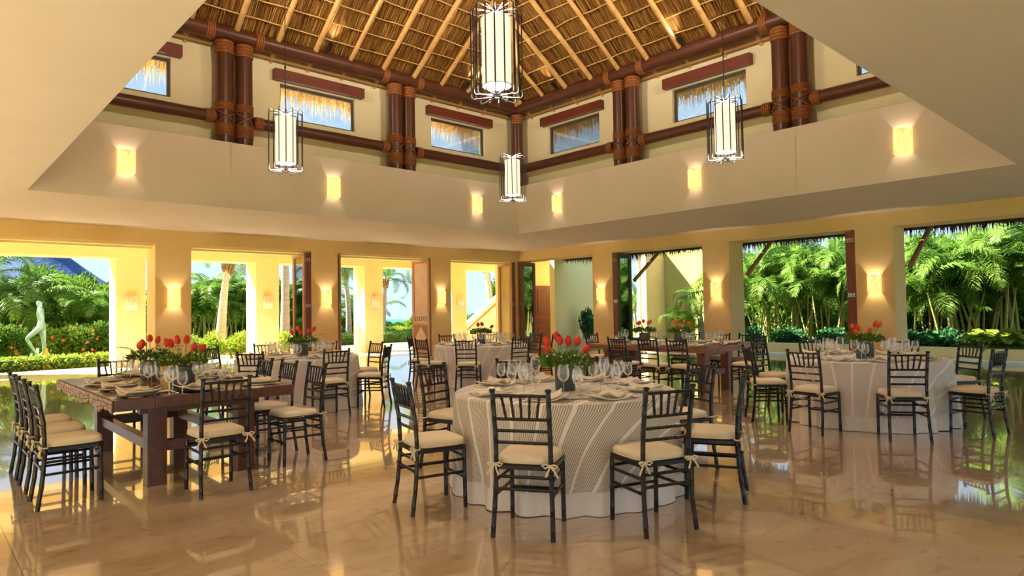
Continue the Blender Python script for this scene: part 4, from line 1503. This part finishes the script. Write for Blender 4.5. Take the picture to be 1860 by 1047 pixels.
FR_FERN = [frond_mesh('fern_frond', 0.8, 46, 0.15, 1.3, 60, 'lime_leaf', 0.010), frond_mesh('fern_frond', 0.8, 20, 0.24, 2.0, 61, 'teal_leaf', 0.05)]
def add_fronds(e, meshes, n, at, rnd, scale=(0.8, 1.15), tilt=(-0.35, 0.75), name='frond'):
    for k in range(n):
        o = link(name, rnd.choice(meshes), e, at)
        o.rotation_euler = (rnd.uniform(-0.2, 0.2), rnd.uniform(*tilt), 2*PI*k/n+rnd.uniform(-0.35, 0.35))
        s = rnd.uniform(*scale)
        o.scale = (s, s, s)
def palm(x, y, h, lean, r, material, label, seed, nf=11, sc_=1.0, group='palm trees in the garden', bulge=1.25, tilt=(-0.35, 0.75)):
    rnd = random.Random(seed)
    e = empty('palm_tree', (x, y, -0.1))
    pts, rad_ = [], []
    n = 22
    for k in range(n+1):
        t = k/n
        pts.append((lean[0]*t*t+0.04*math.sin(t*4), lean[1]*t*t, h*t))
        rad_.append(r*(bulge-(bulge-0.72)*t)*(1.04 if k % 2 else 0.98))
    part('trunk', MB().tube(pts, rad_, 12), material, e)
    tp = pts[-1]
    b = MB().tube([(tp[0], tp[1], tp[2]-0.25), (tp[0], tp[1], tp[2]-0.05), (tp[0], tp[1], tp[2]+0.2)], [r*0.7, r*1.0, r*0.9], 10)
    for k in range(16):
        a = k*2.4
        z0 = tp[2]-0.22+0.018*k
        c, s_ = math.cos(a), math.sin(a)
        q = r*0.8
        b.tube([(tp[0]+q*c, tp[1]+q*s_, z0-0.08), (tp[0]+q*1.5*c, tp[1]+q*1.5*s_, z0+0.06), (tp[0]+q*2.1*c, tp[1]+q*2.1*s_, z0+0.22+rnd.uniform(-.05, .08))], [r*0.28, r*0.24, r*0.09], 5)
    part('boot', b, 'palm_boot', e)
    add_fronds(e, FR_PALM, nf, tp, rnd, (0.8*sc_, 1.15*sc_), tilt)
    tag(e, label, 'palm tree', group)
def areca(x, y, h, ncane, label, seed, group, nf=4, sc_=1.0, z=-0.1):
    rnd = random.Random(seed)
    e = empty('areca_palm', (x, y, z))
    for k in range(ncane):
        a = rnd.uniform(0, 2*PI)
        rr = rnd.uniform(0.05, 0.45)
        hh = h*rnd.uniform(0.62, 1.1)
        b0 = Vector((rr*math.cos(a), rr*math.sin(a), 0))
        t0 = b0*2.4+Vector((0, 0, hh))
        part('cane', MB().tube([tuple(b0), tuple(b0.lerp(t0, 0.5)+Vector((0, 0, hh*0.03))), tuple(t0)], [0.032, 0.028, 0.02], 6), 'cane', e)
        for q in range(nf):
            o = link('frond', rnd.choice(FR_ARECA), e, tuple(t0))
            o.rotation_euler = (rnd.uniform(-0.25, 0.25), rnd.uniform(-0.55, 0.35), a+2*PI*q/nf+rnd.uniform(-0.5, 0.5))
            s = rnd.uniform(0.75, 1.2)*sc_
            o.scale = (s, s, s)
    tag(e, label, 'palm', group)
def fern(x, y, n, kind, label, seed, sc_=1.0, group='ferns along the planter', z=-0.08):
    rnd = random.Random(seed)
    e = empty('garden_fern', (x, y, z))
    add_fronds(e, [FR_FERN[kind]], n, (0, 0, 0), rnd, (0.7*sc_, 1.15*sc_), (-0.5, 0.5))
    tag(e, label, 'fern', group)
def leaf_cloud(rx, ry, rz_, n, L, W, seed, material, shell=0.55, box=False):
    rnd = random.Random(seed)
    b = MB()
    lumps = [(rnd.uniform(-0.6, 0.6), rnd.uniform(-0.6, 0.6), rnd.uniform(-0.3, 0.6), rnd.uniform(0.35, 0.6)) for _ in range(9)]
    for k in range(n):
        if box:
            p = Vector((rnd.uniform(-1, 1), rnd.uniform(-1, 1), rnd.uniform(-1, 1)))
            ax = rnd.choice((1, 1, 2, 2, 0))
            p[ax] = math.copysign(rnd.uniform(0.88, 1.05), p[ax])
            d = Vector((0, 0, 0)); d[ax] = math.copysign(1, p[ax])
            d += Vector((rnd.gauss(0, .7), rnd.gauss(0, .7), rnd.gauss(0, .7)))
        else:
            lx, ly, lz, lr = rnd.choice(lumps)
            q = Vector((rnd.gauss(0, 1), rnd.gauss(0, 1), rnd.gauss(0, 1))).normalized()*lr*rnd.uniform(shell, 1.05)
            p = Vector((lx, ly, lz))+q
            d = q.normalized()*1.0+Vector((rnd.gauss(0, .6), rnd.gauss(0, .6), rnd.gauss(0.2, .5)))
        c = Vector((p.x*rx, p.y*ry, p.z*rz_))
        d.normalize()
        sd = d.cross(Vector((rnd.gauss(0, 1), rnd.gauss(0, 1), rnd.gauss(0, 1)))).normalized()
        l, w_ = L*rnd.uniform(0.7, 1.3), W*rnd.uniform(0.7, 1.3)
        i0 = len(b.v)
        up = d.cross(sd)*l*0.12
        b.v += [tuple(c), tuple(c+d*l*0.5+sd*w_+up), tuple(c+d*l), tuple(c+d*l*0.5-sd*w_+up)]
        b.f += [(i0, i0+1, i0+2), (i0, i0+2, i0+3)]
    return b
CL = {}
for k in range(3):
    CL['dense', k] = leaf_cloud(1, 1, 1, 3600, 0.15, 0.045, 70+k, 'shrub_leaf').mesh('foliage', 'shrub_leaf', False)
    CL['lime', k] = leaf_cloud(1, 1, 1, 2200, 0.17, 0.05, 80+k, 'lime_leaf').mesh('foliage', 'lime_leaf', False)
    CL['teal', k] = leaf_cloud(1, 1, 1, 1500, 0.22, 0.085, 90+k, 'teal_leaf').mesh('foliage', 'teal_leaf', False)
def shrub(x, y, rx, ry, h, kind, label, group, seed=0, z=-0.1, flowers=0, cat='shrub'):
    rnd = random.Random(seed+int(x*100))
    e = empty('garden_shrub', (x, y, z))
    o = link('foliage', CL[kind, rnd.randrange(3)], e, (0, 0, h*0.5))
    o.scale = (rx, ry, h*0.55)
    o.rotation_euler = (0, 0, rnd.uniform(0, 6))
    b = MB()
    for k in range(3):
        a = rnd.uniform(0, 6.28)
        b.tube([(0.05*math.cos(a), 0.05*math.sin(a), 0), (0.4*rx*math.cos(a), 0.4*ry*math.sin(a), h*0.55)], [0.03, 0.015], 6)
    part('branches', b, 'palm_boot', e)
    for k in range(flowers):
        a = rnd.uniform(PI, 2*PI)
        q = MB()
        for m in range(5):
            t = 2*PI*m/5
            q.poly([(0, 0, 0), (0.035*math.cos(t-.5), -0.01, 0.035*math.sin(t-.5)), (0.055*math.cos(t), -0.02, 0.055*math.sin(t)), (0.035*math.cos(t+.5), -0.01, 0.035*math.sin(t+.5))])
        part('blossom', q, 'flower_red', e, False, loc=(rx*0.95*math.cos(a)*rnd.random(), -ry*0.98, h*rnd.uniform(0.35, 0.95)))
    tag(e, label, cat, group)
def hedge(x0, x1, y0, y1, h, material, n, label, seed, L=0.09, W=0.03):
    e = empty('clipped_hedge', ((x0+x1)/2, (y0+y1)/2, -0.1))
    rx, ry = (x1-x0)/2, (y1-y0)/2
    o = part('core', MB().box(-rx*0.99, rx*0.99, -ry*0.85, ry*0.85, 0, h*0.92), 'hedge_leaf', e, False)
    b = leaf_cloud(rx, ry, h/2, n, L, W, seed, material, box=True)
    o = part('leaves', b, material, e, False, loc=(0, 0, h/2))
    o['kind'] = 'stuff'
    tag(e, label, 'hedge')

# --- left garden, seen through the veranda
hedge(-7.5, 4.6, 21.85, 22.5, 0.40, 'lime_leaf', 9000, 'low bright green hedge along the veranda below the statue', 1, 0.11, 0.035)
for k, (px, Y, h, kd) in enumerate(((-60, 24.2, 1.2, 'dense'), (20, 24.3, 1.25, 'dense'), (110, 24.6, 1.15, 'lime'), (160, 24.2, 1.25, 'dense'), (215, 24.4, 1.0, 'lime'))):
    shrub(at_y(px, Y), Y, 0.75, 0.6, h, kd, 'flowering %s shrub behind the low hedge, %s from the left' % ({'dense': 'green', 'lime': 'lime green'}[kd], ('first', 'second', 'third', 'fourth', 'fifth')[k]), 'flowering shrubs', k, flowers=4)
for k, (px, Y, h, r, kd) in enumerate(((-70, 29, 3.6, 1.6, 'dense'), (25, 29.5, 3.0, 1.5, 'dense'), (95, 30, 3.2, 1.6, 'dense'), (150, 29, 2.9, 1.4, 'dense'), (205, 30, 2.75, 1.5, 'dense'), (262, 31, 2.6, 1.5, 'dense'))):
    shrub(at_y(px, Y), Y, r, 1.3, h, kd, 'tall leafy sea grape tree behind the statue, %s from the left' % ('first', 'second', 'third', 'fourth', 'fifth', 'sixth')[k], 'sea grape trees', 20+k, cat='tree')
for k, (px, Y, h, n) in enumerate(((-20, 26.2, 2.0, 6), (38, 26.8, 1.7, 6), (120, 26.6, 1.5, 6), (165, 26.5, 1.3, 5), (200, 27.2, 1.3, 5))):
    areca(at_y(px, Y), Y, h, n, 'leafy green palm clump behind the bronze statue, %s from the left' % ('first', 'second', 'third', 'fourth', 'fifth')[k], 200+k, 'palm clumps behind the statue', 4, 1.15)
palm(at_y(-30, 27), 27, 2.9, (0.2, 0), 0.13, 'trunk_grey', 'tall palm with pale fronds at the far left garden edge', 301, 11, 1.0)
# palapa far behind
e = empty('palapa_roof', (5.6, 46, 0))
prof = [(0.9, 5.6), (1.5, 4.85), (2.6, 3.95), (3.9, 3.0), (4.6, 2.55), (4.65, 2.35)]
part('thatch_cone', MB().lathe([(0.001, 5.75)]+prof, 40), 'palapa_thatch_shade', e)
for k in range(8):
    a = 2*PI*k/8
    part('post', MB().tube([(3.6*math.cos(a), 3.6*math.sin(a), -0.1), (3.6*math.cos(a), 3.6*math.sin(a), 3.0)], 0.1, 8), 'trunk_grey', e)
tag(e, 'large thatched palapa roof, coloured as in blue shadow, above the trees at left', 'roof')
# --- second opening
palm(at_y(398, 24.4), 24.4, 3.25, (0.33, 0), 0.135, 'trunk_pale', 'leaning palm with a pale ringed trunk in the second left opening', 311, 12, 1.0, bulge=1.45, tilt=(-0.6, 0.1))
palm(at_y(516, 24.6), 24.6, 6.0, (0.05, 0), 0.15, 'trunk_grey', 'thick grey palm trunk beside the folded glass door', 312, 12, 1.0, bulge=1.2)
hedge(6.2, 24.5, 26.2, 27.0, 0.55, 'hedge_leaf', 12000, 'long dark clipped hedge bordering the sandy terrace', 2)
for k, (px, Y) in enumerate(((352, 23.2), (385, 22.9), (425, 23.1), (455, 23.3), (520, 24.0))):
    shrub(at_y(px, Y), Y, 0.5, 0.4, 0.75+0.1*(k % 2), 'lime', 'lime green bush below the palm trunk, %s from the left' % ('first', 'second', 'third', 'fourth', 'fifth')[k], 'lime bushes', 40+k)
for k, (px, Y, h, n) in enumerate(((340, 31, 2.1, 6), (372, 30, 2.0, 6), (405, 31, 2.2, 6), (432, 30, 2.1, 6), (458, 31.5, 2.0, 6), (500, 31, 1.9, 5), (527, 30, 2.0, 6), (610, 34, 1.6, 5), (655, 35, 1.7, 5))):
    areca(at_y(px, Y), Y, h, n, 'dense green areca palm beyond the dark hedge, %s from the left' % ('first', 'second', 'third', 'fourth', 'fifth', 'sixth', 'seventh', 'eighth', 'ninth')[k], 220+k, 'areca palms beyond the hedge', 5, 1.2)
for k, (px, Y) in enumerate(((335, 33), (380, 33.5), (425, 33), (470, 33.5), (520, 33), (615, 35.5), (655, 36))):
    shrub(at_y(px, Y), Y, 1.5, 1.1, 1.9 if k < 5 else 1.5, 'dense', 'dark green thicket beyond the palms, %s from the left' % ('first', 'second', 'third', 'fourth', 'fifth', 'sixth', 'seventh')[k], 'garden thickets', 60+k)
# --- third opening: slim palms, low bushes, sea
palm(at_y(632, 29), 29, 3.35, (-0.1, 0), 0.12, 'trunk_grey', 'slim palm with brown crown base in the third left opening', 321, 10, 0.8, bulge=1.3, tilt=(-0.6, 0.2))
palm(at_y(694, 29), 29, 3.0, (0.25, 0), 0.11, 'trunk_grey', 'slender curved palm trunk in front of the sea', 322, 9, 0.8, bulge=1.1, tilt=(-0.5, 0.6))
palm(at_y(762, 31), 31, 4.0, (0.2, 0), 0.11, 'trunk_grey', 'palm whose fronds hang above the carved door', 323, 10, 0.95)
for k, (px, Y, h) in enumerate(((690, 34, 0.95), (712, 36, 0.85), (730, 36, 0.8), (748, 35, 0.95), (765, 34, 1.2), (700, 31, 0.7), (722, 31, 0.65), (745, 31, 0.75))):
    shrub(at_y(px, Y), Y, 0.9, 0.7, h, 'dense' if k % 3 else 'lime', 'bright low bush before the sea, %s of the row' % ('first', 'second', 'third', 'fourth', 'fifth', 'sixth', 'seventh', 'eighth')[k], 'bushes before the sea', 80+k)
palm(at_y(890, 27), 27, 4.2, (-0.25, 0), 0.19, 'trunk_pale', 'thick pale palm trunk behind the garden stair', 324, 12, 0.9, bulge=1.1)
shrub(at_y(850, 32), 32, 0.7, 0.6, 1.2, 'dense', 'small bush left of the garden stair', 'bushes by the stair', 95)
shrub(at_y(908, 30), 30, 1.2, 0.9, 3.3, 'dense', 'tree top showing above the garden stair', 'bushes by the stair', 96)

# --- right garden
k = 0
words = ['first', 'second', 'third', 'fourth', 'fifth', 'sixth', 'seventh', 'eighth', 'ninth', 'tenth', 'eleventh', 'twelfth', 'thirteenth', 'fourteenth']
for k, (px, X, h, n) in enumerate(((1362, 21.2, 2.3, 6), (1395, 22.2, 2.6, 6), (1428, 21.5, 2.3, 6), (1462, 22.4, 2.6, 6), (1495, 21.6, 2.4, 6), (1525, 22.6, 2.6, 6), (1652, 21.4, 2.0, 6), (1690, 22.2, 2.4, 7), (1730, 21.3, 2.0, 7), (1768, 22.4, 2.6, 7), (1812, 21.5, 2.2, 7), (1860, 21.8, 2.4, 7))):
    areca(X, at_x(px, X), h, n, 'areca palm with yellow canes in the right garden, %s from the left' % words[k], 400+k, 'areca palms in the right garden', 4, 1.15)
for k, (px, X) in enumerate(((1352, 26.6), (1388, 26.4), (1425, 25), (1470, 25.5), (1515, 25), (1560, 25.5), (1650, 24.5), (1695, 25), (1740, 24.5), (1790, 25), (1845, 24.5), (1900, 25), (1462, 28.5), (1500, 28.5))):
    shrub(X, at_x(px, X), 1.1, 1.3, 3.4, 'dense', 'tall green thicket at the back of the right garden, %s from the left' % words[k], 'thickets in the right garden', 100+k)
for k, (px, X) in enumerate(((1368, 20.6), (1400, 20.5), (1432, 20.6), (1470, 20.5), (1505, 20.6), (1650, 20.5), (1668, 20.6), (1692, 20.5), (1715, 20.6), (1745, 20.5))):
    if k % 2:
        fern(X, at_x(px, X), 14, 1, 'broad-leaved dark fern behind the yellow kerb, %s from the left' % words[k], 500+k, 0.9)
    else:
        shrub(X, at_x(px, X), 0.45, 0.5, 0.75, 'teal', 'low glossy plant behind the yellow kerb, %s from the left' % words[k], 'low plants along the kerb', 130+k, cat='plant')
for k, px in enumerate((1780, 1800, 1822, 1845)):
    fern(20.25, at_x(px, 20.25), 40, 0, 'bright feathery fern overhanging the right end of the kerb, %s from the left' % words[k], 520+k, 1.1, z=0.12)
palm(19.2+1.6, at_x(1905, 20.8), 2.5, (0, 0), 0.14, 'trunk_grey', 'big palm with arching fronds at the right picture edge', 331, 14, 1.25, tilt=(-0.5, 0.5))
palm(23.0, at_x(1272, 23.0), 1.5, (0, 0.1), 0.12, 'trunk_grey', 'dark palm before the yellow-green garden wall', 332, 9, 0.62, tilt=(-0.5, 0.3))
palm(25.2, at_x(1162, 25.2), 5.2, (0, 0), 0.16, 'trunk_pale', 'pale palm trunk between the green pane and ochre wall', 333, 10, 0.9)
for k, (px, X) in enumerate(((1158, 28), (1172, 29))):
    areca(X, at_x(px, X), 2.2, 5, 'sunlit lime palm behind the pale trunk, %s' % ('left one', 'right one')[k], 430+k, 'palms behind the pale trunk', 4, 1.1)
areca(23.4, at_x(1262, 23.4), 0.7, 4, 'shaded palm clump at the foot of the garden wall', 440, 'palms at garden wall', 4, 0.7)
shrub(18.75, at_x(1066, 18.75), 0.34, 0.30, 1.1, 'teal', 'dark green shrub against the pale yellow garden wall', 'shrubs by the pale wall', 150, z=0.2)
fern(20.6, at_x(1160, 20.6), 14, 1, 'leafy fern right of the green glass door', 541, 1.1)

# --- bronze statue behind the hedge
def statue(x, y, z, H, rz):
    e = empty('bronze_statue', (x, y, 0), rz)
    part('pedestal', MB().prism([(-0.22, -0.16, -0.1), (0.20, -0.16, -0.1), (0.17, 0.16, -0.1), (-0.20, 0.16, -0.1)], (0, 0, z+0.1)), 'pedestal_stone', e, False)
    part('pedestal_fin', MB().prism([(0.10, -0.05, z-0.001), (0.22, -0.05, z-0.001), (0.20, -0.05, z+0.27), (0.16, -0.05, z+0.29)], (0, 0.1, 0)), 'pedestal_stone', e, False)
    # figure in the x-z plane facing -x; left leg stepping forward, arms down behind the hip
    J = {
        'pelvis': (0.04, 0, 0.93, 0.115), 'waist': (0.035, 0, 1.09, 0.072), 'chest': (0.01, 0, 1.26, 0.098), 'neckb': (0.03, 0, 1.41, 0.055), 'neck': (0.01, 0, 1.48, 0.045), 'head': (-0.01, 0, 1.57, 0.088), 'crown': (0.015, 0, 1.655, 0.082),
        'hipL': (0.04, -0.085, 0.88, 0.098), 'kneeL': (-0.29, -0.07, 0.57, 0.058), 'calfL': (-0.20, -0.07, 0.40, 0.05), 'ankL': (-0.04, -0.06, 0.09, 0.034), 'toeL': (-0.13, -0.06, 0.03, 0.03),
        'hipR': (0.06, 0.085, 0.88, 0.10), 'kneeR': (0.10, 0.075, 0.48, 0.06), 'calfR': (0.11, 0.075, 0.34, 0.055), 'ankR': (0.09, 0.07, 0.08, 0.034), 'toeR': (-0.02, 0.07, 0.03, 0.03),
        'shL': (0.05, -0.17, 1.36, 0.046), 'elL': (0.12, -0.24, 1.10, 0.032), 'wrL': (0.04, -0.22, 0.90, 0.024), 'haL': (-0.03, -0.20, 0.81, 0.024),
        'shR': (0.03, 0.165, 1.36, 0.052), 'elR': (0.06, 0.25, 1.10, 0.032), 'wrR': (0.02, 0.25, 0.88, 0.024), 'haR': (0.0, 0.24, 0.79, 0.024),
        'nose': (-0.085, 0, 1.57, 0.018),
    }
    names = list(J)
    E_ = [('pelvis', 'waist'), ('waist', 'chest'), ('chest', 'neckb'), ('neckb', 'neck'), ('neck', 'head'), ('head', 'crown'), ('head', 'nose'), ('pelvis', 'hipL'), ('hipL', 'kneeL'), ('kneeL', 'calfL'), ('calfL', 'ankL'), ('ankL', 'toeL'), ('pelvis', 'hipR'), ('hipR', 'kneeR'), ('kneeR', 'calfR'), ('calfR', 'ankR'), ('ankR', 'toeR'), ('neckb', 'shL'), ('shL', 'elL'), ('elL', 'wrL'), ('wrL', 'haL'), ('neckb', 'shR'), ('shR', 'elR'), ('elR', 'wrR'), ('wrR', 'haR')]
    k = H/1.72
    vs = [(J[n][0]*k, J[n][1]*k, J[n][2]*k) for n in names]
    me = bpy.data.meshes.new('figure')
    me.from_pydata(vs, [(names.index(a), names.index(b_)) for a, b_ in E_], [])
    me.materials.append(MATS['bronze'])
    o = link('figure', me, e, (0, 0, z-0.005))
    m = o.modifiers.new('skin', 'SKIN')
    m.use_smooth_shade = True
    for i, n in enumerate(names):
        sv = me.skin_vertices[0].data[i]
        r = J[n][3]*k
        sv.radius = (r, r)
        sv.use_root = (n == 'pelvis')
    s = o.modifiers.new('sub', 'SUBSURF')
    s.levels = 2
    s.render_levels = 2
    b = MB().lathe([(0.125*k, 0.86*k), (0.14*k, 0.93*k), (0.12*k, 0.99*k)], 20, cx=0.04*k)
    tag(e, 'green bronze statue of a standing woman on a yellow stone base', 'statue')
statue(at_y(72, 23.3), 23.3, 0.25, 1.72, R_(-16))
